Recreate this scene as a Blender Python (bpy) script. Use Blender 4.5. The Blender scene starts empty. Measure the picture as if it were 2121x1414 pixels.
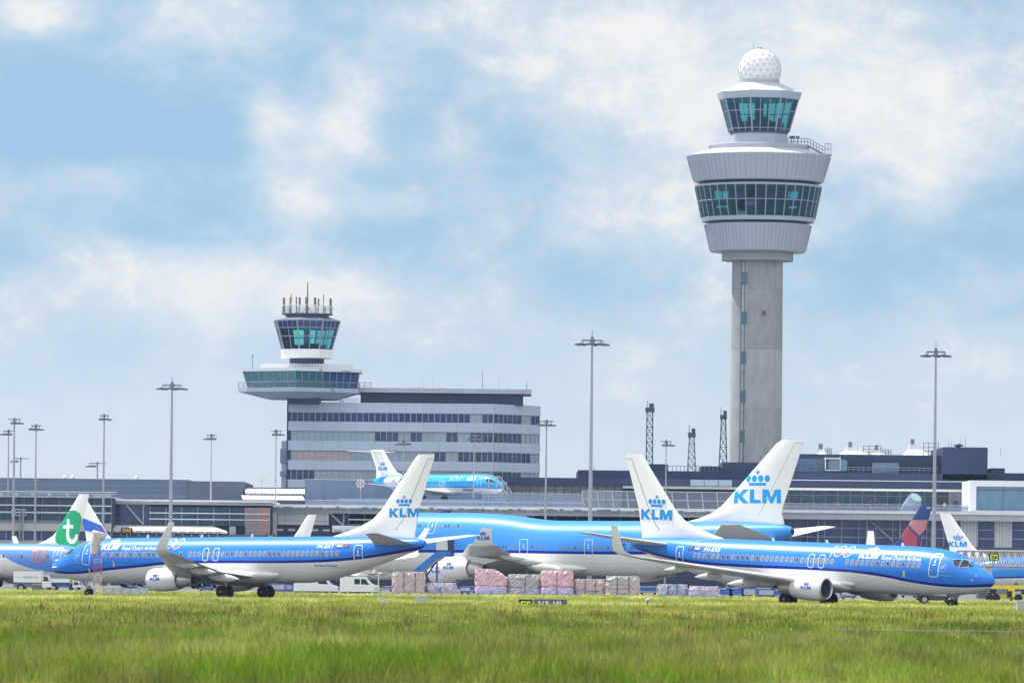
import bpy, bmesh, math, random
import numpy as np
from mathutils import Vector, Matrix
random.seed(7); rng = np.random.default_rng(5)
SC = bpy.context.scene; COL = SC.collection
R = math.radians
F = 12000.0; CX = 1060.5; HY = 1192.0; CH = 2.2      # focal length in photo px, principal column, horizon row, eye height

ROLL = R(.62); TR = math.tan(ROLL)                     # the photo was taken with the camera rolled slightly
# ------------------------------------------------------------------ camera
cam = bpy.data.objects.new('camera', bpy.data.cameras.new('camera')); COL.objects.link(cam)
cam.location = (0, 0, CH); cam.rotation_euler = (R(90), -ROLL, 0)
cam.data.sensor_width = 36; cam.data.lens = F/2121*36; cam.data.shift_y = (HY-707)/2121
cam.data.clip_start = 1; cam.data.clip_end = 20000
cam.data.dof.use_dof = True; cam.data.dof.focus_distance = 520; cam.data.dof.aperture_fstop = 4.0
SC.camera = cam
# ------------------------------------------------------------------ light
SUN_AZ, SUN_EL = R(-60), R(60)       # azimuth from +Y towards +X
sd = Vector((math.sin(SUN_AZ)*math.cos(SUN_EL), math.cos(SUN_AZ)*math.cos(SUN_EL), math.sin(SUN_EL)))
sun = bpy.data.objects.new('sun', bpy.data.lights.new('sun', 'SUN')); COL.objects.link(sun)
sun.data.energy = 4.6; sun.data.angle = R(0.6); sun.data.color = (1, .96, .9)
sun.rotation_euler = (-sd).to_track_quat('-Z', 'Y').to_euler()
SC.view_settings.view_transform = 'Standard'; SC.view_settings.look = 'None'
SC.view_settings.gamma = 1; SC.view_settings.exposure = 0.5
SC.cycles.max_bounces = 6; SC.cycles.transparent_max_bounces = 12
# ------------------------------------------------------------------ node helper
class N:
    def __init__(s, nt): s.nt = nt
    def n(s, t, **k):
        o = s.nt.nodes.new(t)
        for a, b in k.items(): setattr(o, a, b)
        return o
    def l(s, a, b): s.nt.links.new(a, b)
    def inp(s, sock, v):
        if isinstance(v, bpy.types.NodeSocket): s.l(v, sock)
        else: sock.default_value = v
    def m(s, op, a, b=0.0, c=None, clamp=False):
        o = s.n('ShaderNodeMath', operation=op); o.use_clamp = clamp
        s.inp(o.inputs[0], a); s.inp(o.inputs[1], b)
        if c is not None: s.inp(o.inputs[2], c)
        return o.outputs[0]
    def mix(s, f, a, b, mode='MIX'):
        o = s.n('ShaderNodeMix', data_type='RGBA', blend_type=mode)
        s.inp(o.inputs[0], f)
        for k, v in ((6, a), (7, b)):
            if isinstance(v, bpy.types.NodeSocket): s.l(v, o.inputs[k])
            else: o.inputs[k].default_value = (*v, 1)
        return o.outputs[2]
    def noise(s, vec, scale, detail=3, rough=.55, dist=0):
        o = s.n('ShaderNodeTexNoise'); s.l(vec, o.inputs['Vector'])
        o.inputs['Scale'].default_value = scale; o.inputs['Detail'].default_value = detail
        o.inputs['Roughness'].default_value = rough; o.inputs['Distortion'].default_value = dist
        return o.outputs[0]
    def step(s, x, a, b):
        o = s.n('ShaderNodeMapRange'); o.interpolation_type = 'SMOOTHSTEP'
        s.inp(o.inputs[0], x); o.inputs[1].default_value = a; o.inputs[2].default_value = b
        return o.outputs[0]
    def xyz(s, vec):
        o = s.n('ShaderNodeSeparateXYZ'); s.l(vec, o.inputs[0]); return o.outputs
    def comb(s, x, y, z):
        o = s.n('ShaderNodeCombineXYZ')
        for i, v in enumerate((x, y, z)): s.inp(o.inputs[i], v)
        return o.outputs[0]
# ------------------------------------------------------------------ sky
W = bpy.data.worlds.new('World'); SC.world = W; W.use_nodes = True
nt = W.node_tree; nt.nodes.clear(); g = N(nt)
out = g.n('ShaderNodeOutputWorld'); bg = g.n('ShaderNodeBackground'); g.l(bg.outputs[0], out.inputs[0])
tc = g.n('ShaderNodeTexCoord'); D = tc.outputs['Generated']; X, Y, Z = g.xyz(D)
sky = g.n('ShaderNodeTexSky', sky_type='NISHITA', sun_disc=False)
sky.sun_elevation = SUN_EL; sky.sun_rotation = SUN_AZ; sky.air_density = 1.0; sky.dust_density = .4; sky.ozone_density = 2.0
zl = g.m('ADD', g.m('MULTIPLY', g.m('MAXIMUM', Z, 0.0), 1.0), .22)     # look at the clearer sky a little above each direction
g.l(g.comb(X, Y, zl), sky.inputs[0])
blue = g.mix(1.0, sky.outputs[0], (.118, .139, .122), 'MULTIPLY')
ay = g.m('MAXIMUM', g.m('ABSOLUTE', Y), .15)
U = g.m('DIVIDE', X, ay); V = g.m('DIVIDE', Z, ay)
def blob(px, py, rx, ry, amp):
    a = g.m('DIVIDE', g.m('SUBTRACT', U, (px-CX)/F), rx/F); b = g.m('DIVIDE', g.m('SUBTRACT', V, (HY-py)/F), ry/F)
    d = g.m('ADD', g.m('MULTIPLY', a, a), g.m('MULTIPLY', b, b))
    return g.m('MULTIPLY', g.m('EXPONENT', g.m('MULTIPLY', d, -1.0)), amp)
uv = g.comb(g.m('MULTIPLY', U, 8.0), g.m('MULTIPLY', V, 12.0), g.m('MULTIPLY', g.m('SIGN', Y), 3.3))
n1 = g.noise(uv, 3.0, 10, .6, 0.0); n2 = g.noise(uv, 9.0, 10, .68, .3); n3 = g.noise(uv, 1.3, 5, .5, .2)
lay = g.m('MULTIPLY', g.m('SUBTRACT', n1, .5), 2.6)
lay = g.m('ADD', lay, g.m('MULTIPLY', g.m('SUBTRACT', n2, .5), 1.6))
lay = g.m('ADD', lay, .22)
for b in ((200,240,290,170,-.95),(60,300,260,60,-.5),(330,470,190,50,-.6),(60,520,120,45,-.3),(760,480,160,110,-.45),(1060,300,60,150,-.35),(960,110,90,90,-.25),(600,60,60,160,-.25),(1200,560,150,130,-.45),(1840,560,250,90,-.45),(2050,420,100,200,-.2),
          (545,275,55,75,.55),(605,400,70,80,.75),(640,310,80,60,.4),(715,275,65,60,.6),(740,425,110,40,.55),(920,290,50,60,.5),(1200,480,70,70,.15),(720,250,60,80,.5),(60,40,90,45,1.1),(140,360,140,45,.7),(560,250,60,60,.5),(330,560,260,80,.5),(1300,150,400,160,.75),(1950,230,260,150,.6),(1300,450,160,90,.5),(700,640,400,60,.55),(100,640,180,90,.5),(1950,760,260,100,.1)):
    lay = g.m('ADD', lay, blob(*b))
cm = g.m('ADD', g.m('MULTIPLY', g.step(lay, -.5, .95), .88), .12)
low = g.step(V, .062, .016)          # towards the horizon everything pales
wisp = g.step(g.m('ADD', lay, g.m('MULTIPLY', n2, 1.6)), 1.15, 2.1)
cloud = g.mix(wisp, g.mix(g.step(n3, .35, .65), (.53, .615, .70), (.66, .71, .765)), (.80, .80, .80))
skc = g.mix(cm, blue, cloud)
skc = g.mix(g.m('MULTIPLY', low, .84), skc, (.62, .69, .765))
back = g.step(Y, .15, -.35)          # unseen sky behind the camera, bright cloud added there as fill light
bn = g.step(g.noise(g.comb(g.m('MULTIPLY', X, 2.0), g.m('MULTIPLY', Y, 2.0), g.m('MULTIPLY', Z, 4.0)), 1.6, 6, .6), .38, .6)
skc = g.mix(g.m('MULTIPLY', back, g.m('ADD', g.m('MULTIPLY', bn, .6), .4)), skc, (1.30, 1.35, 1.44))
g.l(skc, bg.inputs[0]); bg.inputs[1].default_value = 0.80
WORLD_BG = bg
# ------------------------------------------------------------------ materials
MATS = {}
def mat(name, col, rough=.5, metal=0, var=.06, scale=1.5, bump=0, bscale=20, spec=.5, trans=0):
    if name in MATS: return MATS[name]
    m = bpy.data.materials.new(name); m.use_nodes = True; g = N(m.node_tree)
    b = m.node_tree.nodes['Principled BSDF']; tc = g.n('ShaderNodeTexCoord').outputs['Object']
    n = g.noise(tc, scale, 4)
    f = g.m('ADD', g.m('MULTIPLY', g.m('SUBTRACT', n, .5), var*4), 1.0)
    sc = g.n('ShaderNodeVectorMath', operation='SCALE'); sc.inputs[0].default_value = col; g.l(f, sc.inputs['Scale'])
    g.l(sc.outputs[0], b.inputs['Base Color'])
    b.inputs['Roughness'].default_value = rough; b.inputs['Metallic'].default_value = metal
    b.inputs['Specular IOR Level'].default_value = spec
    if bump:
        bp = g.n('ShaderNodeBump'); bp.inputs['Strength'].default_value = bump; bp.inputs['Distance'].default_value = .02
        g.l(g.noise(tc, bscale, 3), bp.inputs['Height']); g.l(bp.outputs[0], b.inputs['Normal'])
    MATS[name] = m; return m
def panel(name, col, line, w, h, rough=.6, mortar=.03, var=.05, off=0, metal=0, bias=0):
    """cladding with joints: brick texture over (x+y, z)"""
    m = bpy.data.materials.new(name); m.use_nodes = True; g = N(m.node_tree)
    b = m.node_tree.nodes['Principled BSDF']; x, y, z = g.xyz(g.n('ShaderNodeTexCoord').outputs['Object'])
    br = g.n('ShaderNodeTexBrick'); br.offset = off; br.squash = 1
    g.l(g.comb(g.m('ADD', x, y), z, 0.0), br.inputs[0])
    c2 = tuple(c*(1-var*2) for c in col)
    br.inputs['Color1'].default_value = (*col, 1); br.inputs['Color2'].default_value = (*c2, 1); br.inputs['Mortar'].default_value = (*line, 1)
    br.inputs['Scale'].default_value = 1; br.inputs['Mortar Size'].default_value = mortar; br.inputs['Mortar Smooth'].default_value = .2
    br.inputs['Brick Width'].default_value = w; br.inputs['Row Height'].default_value = h; br.inputs['Bias'].default_value = bias
    n = g.noise(g.comb(g.m('ADD', x, y), g.m('MULTIPLY', z, .35), 0.0), .9, 5, .6)
    f = g.m('ADD', g.m('MULTIPLY', g.m('SUBTRACT', n, .5), var*5), 1.0)
    sc = g.n('ShaderNodeVectorMath', operation='SCALE'); g.l(br.outputs[0], sc.inputs[0]); g.l(f, sc.inputs['Scale'])
    g.l(sc.outputs[0], b.inputs['Base Color']); b.inputs['Roughness'].default_value = rough; b.inputs['Metallic'].default_value = metal
    MATS[name] = m; return m
def glass(name, tint, gloss=.2, rough=.03, gc=(.28, .56, .85)):
    """see-through tinted glazing"""
    m = bpy.data.materials.new(name); m.use_nodes = True; g = N(m.node_tree); m.node_tree.nodes.clear()
    o = g.n('ShaderNodeOutputMaterial'); t = g.n('ShaderNodeBsdfTransparent'); t.inputs[0].default_value = (*tint, 1)
    gl = g.n('ShaderNodeBsdfGlossy'); gl.inputs[0].default_value = (*gc, 1); gl.inputs[1].default_value = rough
    mx = g.n('ShaderNodeMixShader'); fr = g.n('ShaderNodeFresnel'); fr.inputs[0].default_value = 1.45
    g.l(g.m('ADD', fr.outputs[0], gloss, clamp=True), mx.inputs[0]); g.l(t.outputs[0], mx.inputs[1]); g.l(gl.outputs[0], mx.inputs[2]); g.l(mx.outputs[0], o.inputs[0])
    MATS[name] = m; return m
def darkglass(name, c1, c2, spec=.7, rough=.08, scale=.35):
    """glazing with a dim room behind: tint varies pane to pane and inside a pane"""
    m = bpy.data.materials.new(name); m.use_nodes = True; g = N(m.node_tree)
    b = m.node_tree.nodes['Principled BSDF']; tc = g.n('ShaderNodeTexCoord').outputs['Object']
    oi = g.n('ShaderNodeObjectInfo').outputs['Random']; x, y, z = g.xyz(tc)
    n = g.noise(g.comb(g.m('MULTIPLY', x, 1.6), g.m('MULTIPLY', oi, 40.0), g.m('MULTIPLY', z, .7)), scale*3, 4, .6)
    f = g.m('ADD', g.m('MULTIPLY', g.step(n, .35, .7), .7), g.m('MULTIPLY', oi, .3), clamp=True)
    g.l(g.mix(f, c1, c2), b.inputs['Base Color']); b.inputs['Roughness'].default_value = rough; b.inputs['Specular IOR Level'].default_value = spec
    MATS[name] = m; return m

WHITE = mat('white_paint', (.80, .80, .79), .35, var=.02)
DWHITE = mat('worn_white', (.66, .65, .62), .6, var=.06)
AWHITE = mat('aircraft_white', (.78, .78, .76), .28, var=.025, scale=.6)
FINWHITE = mat('fin_white', (.84, .84, .82), .3, var=.02, scale=.5)
WINGG = mat('wing_grey', (.62, .62, .61), .35, var=.05, scale=.8)
BGREY = mat('belly_grey', (.42, .43, .45), .4, var=.05)
TYRE = mat('tyre_rubber', (.012, .012, .016), .8, var=.1)
STEEL = mat('bare_metal', (.60, .58, .56), .35, .6, var=.1, scale=4)
DSTEEL = mat('dark_metal', (.05, .05, .06), .45, .5, var=.1)
GALV = mat('galvanised_steel', (.36, .385, .42), .5, .3, var=.08, scale=.7)
DGALV = mat('dull_galvanised', (.16, .19, .24), .55, .3, var=.1)
BLACK = mat('black_void', (.006, .007, .01), .6, var=0)
CONC = mat('concrete', (.36, .36, .35), .85, var=.12, scale=.25, bump=.3)
KBLUE = mat('logo_blue', (.0, .27, .70), .35, var=0)
DBLUE = mat('small_logo_blue', (.01, .08, .5), .4, var=0)
LWHITE = mat('lettering_white', (.85, .87, .9), .4, var=0)
RED = mat('signal_red', (.55, .03, .03), .5); YEL = mat('safety_yellow', (.75, .60, .03), .5, var=.08)
ORANGE = mat('orange', (.7, .32, .08), .6)
NAVY = mat('navy', (.015, .02, .16), .4)
DOORLINE = mat('door_outline', (.72, .76, .82), .4, var=0)
CABWIN = mat('cabin_window_blind', (.25, .24, .27), .25, var=.2, scale=3)
CABFR = mat('cabin_window_frame', (.30, .42, .62), .35, var=0)
CPIT = mat('cockpit_glass', (.02, .025, .035), .06, var=0, spec=.8)

# ------------------------------------------------------------------ geometry helpers
ORG = {}
def org(o): return ORG.get(o.name, Vector((0, 0, 0))) if o else Vector((0, 0, 0))
def tag(o, label=None, cat=None, group=None, kind=None):
    if label: o['label'] = label
    if cat: o['category'] = cat
    if group: o['group'] = group
    if kind: o['kind'] = kind
    return o
def thing(name, label, cat, loc=(0,0,0), rz=0, group=None, world=True):
    o = bpy.data.objects.new(name, None); COL.objects.link(o); o.location = loc; o.rotation_euler = (0, 0, rz); o.empty_display_size = .3
    if world: ORG[o.name] = Vector(loc)
    return tag(o, label, cat, group)
class MB:
    def __init__(s): s.v = []; s.f = []; s.sm = []
    def add(s, vs, fs, sm=False):
        n = len(s.v); s.v += [tuple(v) for v in vs]; s.f += [tuple(i+n for i in f) for f in fs]; s.sm += [sm]*len(fs); return s
    def bx(s, x0, x1, y0, y1, z0, z1):
        return s.add([(x,y,z) for x in (x0,x1) for y in (y0,y1) for z in (z0,z1)],
              [(0,1,3,2),(4,6,7,5),(0,4,5,1),(2,3,7,6),(0,2,6,4),(1,5,7,3)])
    def box(s, c, d, rz=0):
        co, si = math.cos(rz), math.sin(rz); vs = []
        for x in (-.5,.5):
            for y in (-.5,.5):
                for z in (-.5,.5):
                    a, b = x*d[0], y*d[1]; vs.append((c[0]+a*co-b*si, c[1]+a*si+b*co, c[2]+z*d[2]))
        return s.add(vs, [(0,1,3,2),(4,6,7,5),(0,4,5,1),(2,3,7,6),(0,2,6,4),(1,5,7,3)])
    def tube(s, p, q, r, r2=None, n=6, sm=True):
        p, q = Vector(p), Vector(q); d = q-p
        if d.length < 1e-6: return s
        r2 = r if r2 is None else r2
        a = d.orthogonal().normalized(); b = d.normalized().cross(a)
        vs = []
        for c, rr in ((p, r), (q, r2)):
            for i in range(n):
                t = 2*math.pi*(i+.5)/n; vs.append(c + a*math.cos(t)*rr + b*math.sin(t)*rr)
        s.add(vs, [(i, (i+1)%n, n+(i+1)%n, n+i) for i in range(n)], sm)
        return s.add(vs, [tuple(range(n-1,-1,-1)), tuple(range(n, 2*n))])
    def loft(s, rings, caps=True, sm=True, closed=True):
        n = len(rings[0]); fs = []
        for k in range(len(rings)-1):
            for i in range(n if closed else n-1):
                j = (i+1) % n; fs.append((k*n+i, k*n+j, (k+1)*n+j, (k+1)*n+i))
        vs = [v for r in rings for v in r]; s.add(vs, fs, sm)
        if caps and closed: s.add(list(rings[0]), [tuple(range(n))[::-1]]); s.add(list(rings[-1]), [tuple(range(n))])
        return s
    def lathe(s, prof, c=(0,0,0), n=32, a0=0, sm=True, caps=True):
        return s.loft([[(c[0]+r*math.cos(a0+2*math.pi*i/n), c[1]+r*math.sin(a0+2*math.pi*i/n), c[2]+z) for i in range(n)] for r, z in prof], caps, sm)
    def prism(s, pts, y0, y1):      # pts are (x, z)
        n = len(pts); vs = [(p[0], y0, p[1]) for p in pts]+[(p[0], y1, p[1]) for p in pts]
        return s.add(vs, [tuple(range(n)), tuple(range(2*n-1, n-1, -1))]+[(i, n+i, n+(i+1)%n, (i+1)%n) for i in range(n)])
    def hprism(s, pts, z0, z1, pts2=None):  # pts are (x, y)
        n = len(pts); p2 = pts2 or pts; vs = [(p[0], p[1], z0) for p in pts]+[(p[0], p[1], z1) for p in p2]
        return s.add(vs, [tuple(range(n-1,-1,-1)), tuple(range(n, 2*n))]+[(i, (i+1)%n, n+(i+1)%n, n+i) for i in range(n)])
    def build(s, name, m, parent=None, loc=None, fix=True, label=None):
        me = bpy.data.meshes.new(name)
        o0 = org(parent) if loc is None else Vector(loc)
        me.from_pydata([(v[0]-o0.x, v[1]-o0.y, v[2]-o0.z) for v in s.v], [], s.f)
        me.polygons.foreach_set('use_smooth', s.sm)
        if fix:
            b = bmesh.new(); b.from_mesh(me); bmesh.ops.recalc_face_normals(b, faces=b.faces); b.to_mesh(me); b.free()
        me.materials.append(m)
        o = bpy.data.objects.new(name, me); COL.objects.link(o)
        if parent: o.parent = parent; ORG[o.name] = o0
        elif loc is not None: o.location = loc; ORG[o.name] = o0
        if label: o['label'] = label
        return o
REF = [CX, HY]
def ref(px, py): REF[0], REF[1] = px, py
def PX(px, d): return ((px-CX)-TR*(HY-REF[1]))*d/F
def PZ(py, d): return CH+((HY-py)+TR*(REF[0]-CX))*d/F
def slab(mb, x0, x1, y0, y1, d, dep): return mb.bx(PX(x0,d), PX(x1,d), d, d+dep, PZ(y1,d), PZ(y0,d))
# ------------------------------------------------------------------ 2-D shapes and decals
def text2d(s, size=1, shear=0, bold=0, space=1, font=None):
    cu = bpy.data.curves.new('t', 'FONT'); cu.body = s; cu.size = size; cu.shear = shear; cu.offset = bold; cu.space_character = space; cu.resolution_u = 3
    ob = bpy.data.objects.new('t', cu); COL.objects.link(ob)
    dg = bpy.context.evaluated_depsgraph_get(); me = bpy.data.meshes.new_from_object(ob.evaluated_get(dg))
    v = [(q.co.x, q.co.y) for q in me.vertices]; f = [tuple(p.vertices) for p in me.polygons]
    bpy.data.objects.remove(ob); bpy.data.meshes.remove(me); bpy.data.curves.remove(cu)
    return v, f
def klm2d(sh=0.0, crown=True):
    k = [[(0,0),(0,1),(.36,1),(.36,.62),(.80,1),(1.26,1),(.70,.53),(1.30,0),(.82,0),(.36,.40),(.36,0)],
         [(1.38,0),(1.38,1),(1.75,1),(1.75,.25),(2.3,.25),(2.3,0)],
         [(2.42,0),(2.42,1),(2.92,1),(3.17,.42),(3.44,1),(3.94,1),(3.94,0),(3.58,0),(3.58,.60),(3.29,0),(3.05,0),(2.77,.60),(2.77,0)]]
    if crown:
        k += [[(1.25,1.26),(1.25,1.48),(2.72,1.48),(2.72,1.26)]]
        for c in (1.17, 1.72, 2.27, 2.82): k.append([(c+.235*math.cos(a), 1.78+.25*math.sin(a)) for a in [i*math.pi/6 for i in range(12)]])
        x, y = 1.99, 2.24; k.append([(x-.07,y-.2),(x-.05,y-.06),(x-.2,y-.06),(x-.2,y+.06),(x-.06,y+.06),(x-.06,y+.18),(x+.06,y+.18),(x+.06,y+.06),(x+.2,y+.06),(x+.2,y-.06),(x+.05,y-.06),(x+.07,y-.2)])
    v = []; f = []
    for p in k: f.append(tuple(range(len(v), len(v)+len(p)))); v += [(a+sh*b, b) for a, b in p]
    return v, f
def ribbon2d(path, w, closed=False):
    v = []; f = []; n = len(path)
    for i in range(n):
        a = path[(i-1) % n] if closed or i > 0 else path[i]; b = path[(i+1) % n] if closed or i < n-1 else path[i]
        dx, dy = b[0]-a[0], b[1]-a[1]; L = math.hypot(dx, dy) or 1
        v += [(path[i][0]-dy/L*w/2, path[i][1]+dx/L*w/2), (path[i][0]+dy/L*w/2, path[i][1]-dx/L*w/2)]
    for i in range(n if closed else n-1):
        j = (i+1) % n; f.append((2*i, 2*i+1, 2*j+1, 2*j))
    return v, f
def join2d(*sh):
    v = []; f = []
    for a, b in sh: n = len(v); v += a; f += [tuple(i+n for i in q) for q in b]
    return v, f
def xf2d(sh, s=1, dx=0, dy=0, sy=None): return [(a*s+dx, b*(sy or s)+dy) for a, b in sh[0]], sh[1]
def rrect(w, h, r, k=3):
    p = []
    for cx, cy, a in ((w/2-r, h/2-r, 0), (-w/2+r, h/2-r, 90), (-w/2+r, -h/2+r, 180), (w/2-r, -h/2+r, 270)):
        for i in range(k+1): t = R(a+90*i/k); p.append((cx+r*math.cos(t), cy+r*math.sin(t)))
    return p
def decal(sh, fn, name, m, parent, grid=.3, label=None, cuts=True):
    """lay a flat 2-D shape (u, v) on a surface given by fn(u, v) -> point"""
    b = bmesh.new(); vs = [b.verts.new((p[0], p[1], 0)) for p in sh[0]]
    for q in sh[1]:
        try: b.faces.new([vs[i] for i in q])
        except ValueError: pass
    if cuts:
        bmesh.ops.triangulate(b, faces=[q for q in b.faces if len(q.verts) > 4])
        for ax in (0, 1):
            lo = min(p[ax] for p in sh[0]); hi = max(p[ax] for p in sh[0]); k = int((hi-lo)/grid)
            for i in range(1, k+1):
                c = lo+(hi-lo)*i/(k+1); co = (c, 0, 0) if ax == 0 else (0, c, 0); no = (1, 0, 0) if ax == 0 else (0, 1, 0)
                bmesh.ops.bisect_plane(b, geom=b.verts[:]+b.edges[:]+b.faces[:], plane_co=co, plane_no=no, dist=1e-5)
    for v in b.verts: v.co = fn(v.co.x, v.co.y)
    me = bpy.data.meshes.new(name); b.to_mesh(me); b.free(); me.materials.append(m)
    o0 = org(parent)
    if o0.length: me.transform(Matrix.Translation(-o0))
    o = bpy.data.objects.new(name, me); COL.objects.link(o); o.parent = parent; ORG[o.name] = o0
    if label: o['label'] = label
    return o
# ------------------------------------------------------------------ aircraft
def pchip(xs, ys):
    xs = list(xs); ys = list(ys); n = len(xs); h = [xs[i+1]-xs[i] for i in range(n-1)]; de = [(ys[i+1]-ys[i])/h[i] for i in range(n-1)]
    m = [de[0]]+[0 if de[i-1]*de[i] <= 0 else 2*de[i-1]*de[i]/(de[i-1]+de[i]) for i in range(1, n-1)]+[de[-1]]
    def f(x):
        x = min(max(x, xs[0]), xs[-1]); i = 0
        while i < n-2 and x > xs[i+1]: i += 1
        t = (x-xs[i])/h[i]
        return (2*t**3-3*t*t+1)*ys[i]+(t**3-2*t*t+t)*h[i]*m[i]+(-2*t**3+3*t*t)*ys[i+1]+(t**3-t*t)*h[i]*m[i+1]
    return f
def plin(xs, ys): return lambda x: float(np.interp(x, xs, ys))
def airfoil(k=11):
    up = []
    for i in range(k+1):
        c = .5*(1-math.cos(math.pi*i/k)); up.append((c, yt(c)))
    return [(c, t) for c, t in up]+[(c, -t*.85) for c, t in up[-2:0:-1]]
def yt(c): return 5*(.2969*math.sqrt(max(c,0))-.126*c-.3516*c*c+.2843*c**3-.1015*c**4)+.012*c
AF = airfoil()
def wing_loft(mb, secs, mir=1):
    """sections: (d, y, z, chord, thickness, (ty, tz)) with leading edge at d aft of the nose"""
    rings = []
    for q in secs:
        d, y, z, c, t = q[:5]; ty, tz = q[5] if len(q) > 5 else (0, 1)
        rings.append([(-(d+a*c), mir*(y+b*t*c*ty), z+b*t*c*tz) for a, b in AF])
    mb.loft(rings, True, True)
def livery(name, L, lower, band, upper, pts, sw, dirt=.05, metal=0):
    """three paint colours split by a line z(d) running along the body; sw is the height of the band"""
    m = bpy.data.materials.new(name); m.use_nodes = True; g = N(m.node_tree); b = m.node_tree.nodes['Principled BSDF']
    tc = g.n('ShaderNodeTexCoord').outputs['Object']; x, y, z = g.xyz(tc)
    fc = g.n('ShaderNodeFloatCurve'); g.l(g.m('DIVIDE', x, -L), fc.inputs['Value']); cv = fc.mapping.curves[0]
    pts = [(d/L, zz/12) for d, zz in pts]
    cv.points[0].location = pts[0]; cv.points[1].location = pts[-1]
    for p in pts[1:-1]: cv.points.new(*p)
    fc.mapping.update()
    dz = g.m('SUBTRACT', z, g.m('MULTIPLY', fc.outputs[0], 12.0))
    k1 = g.m('GREATER_THAN', dz, 0.0); k2 = g.m('GREATER_THAN', dz, sw)
    c = g.mix(k2, g.mix(k1, lower, band), upper)
    n = g.noise(g.comb(g.m('MULTIPLY', x, .35), y, g.m('MULTIPLY', z, 1.2)), 1.0, 5, .6)
    c2 = g.n('ShaderNodeVectorMath', operation='SCALE'); g.l(c, c2.inputs[0]); g.l(g.m('ADD', g.m('MULTIPLY', g.m('SUBTRACT', n, .5), dirt*3), 1.0), c2.inputs['Scale'])
    def seam(e, w): return g.m('GREATER_THAN', g.m('ABSOLUTE', g.m('SUBTRACT', g.m('FRACT', e), .5)), .5-w)
    sm = g.m('MAXIMUM', seam(g.m('DIVIDE', x, 2.03), .011), seam(g.m('DIVIDE', z, 1.31), .014))
    st = g.step(g.noise(g.comb(g.m('MULTIPLY', x, .18), y, g.m('MULTIPLY', z, 3.0)), 1.2, 4, .6), .52, .75)
    low_ = g.m('MULTIPLY', g.m('LESS_THAN', dz, 0.0), st)
    c3 = g.n('ShaderNodeVectorMath', operation='SCALE'); g.l(c2.outputs[0], c3.inputs[0]); g.l(g.m('SUBTRACT', g.m('SUBTRACT', 1.0, g.m('MULTIPLY', sm, .16)), g.m('MULTIPLY', low_, .12)), c3.inputs['Scale'])
    g.l(c3.outputs[0], b.inputs['Base Color']); b.inputs['Specular IOR Level'].default_value = .28 if L < 50 else .14; b.inputs['Roughness'].default_value = .32 if L < 50 else .38; b.inputs['Metallic'].default_value = metal
    b.inputs['Coat Weight'].default_value = .05; b.inputs['Coat Roughness'].default_value = .08
    return m
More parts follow.
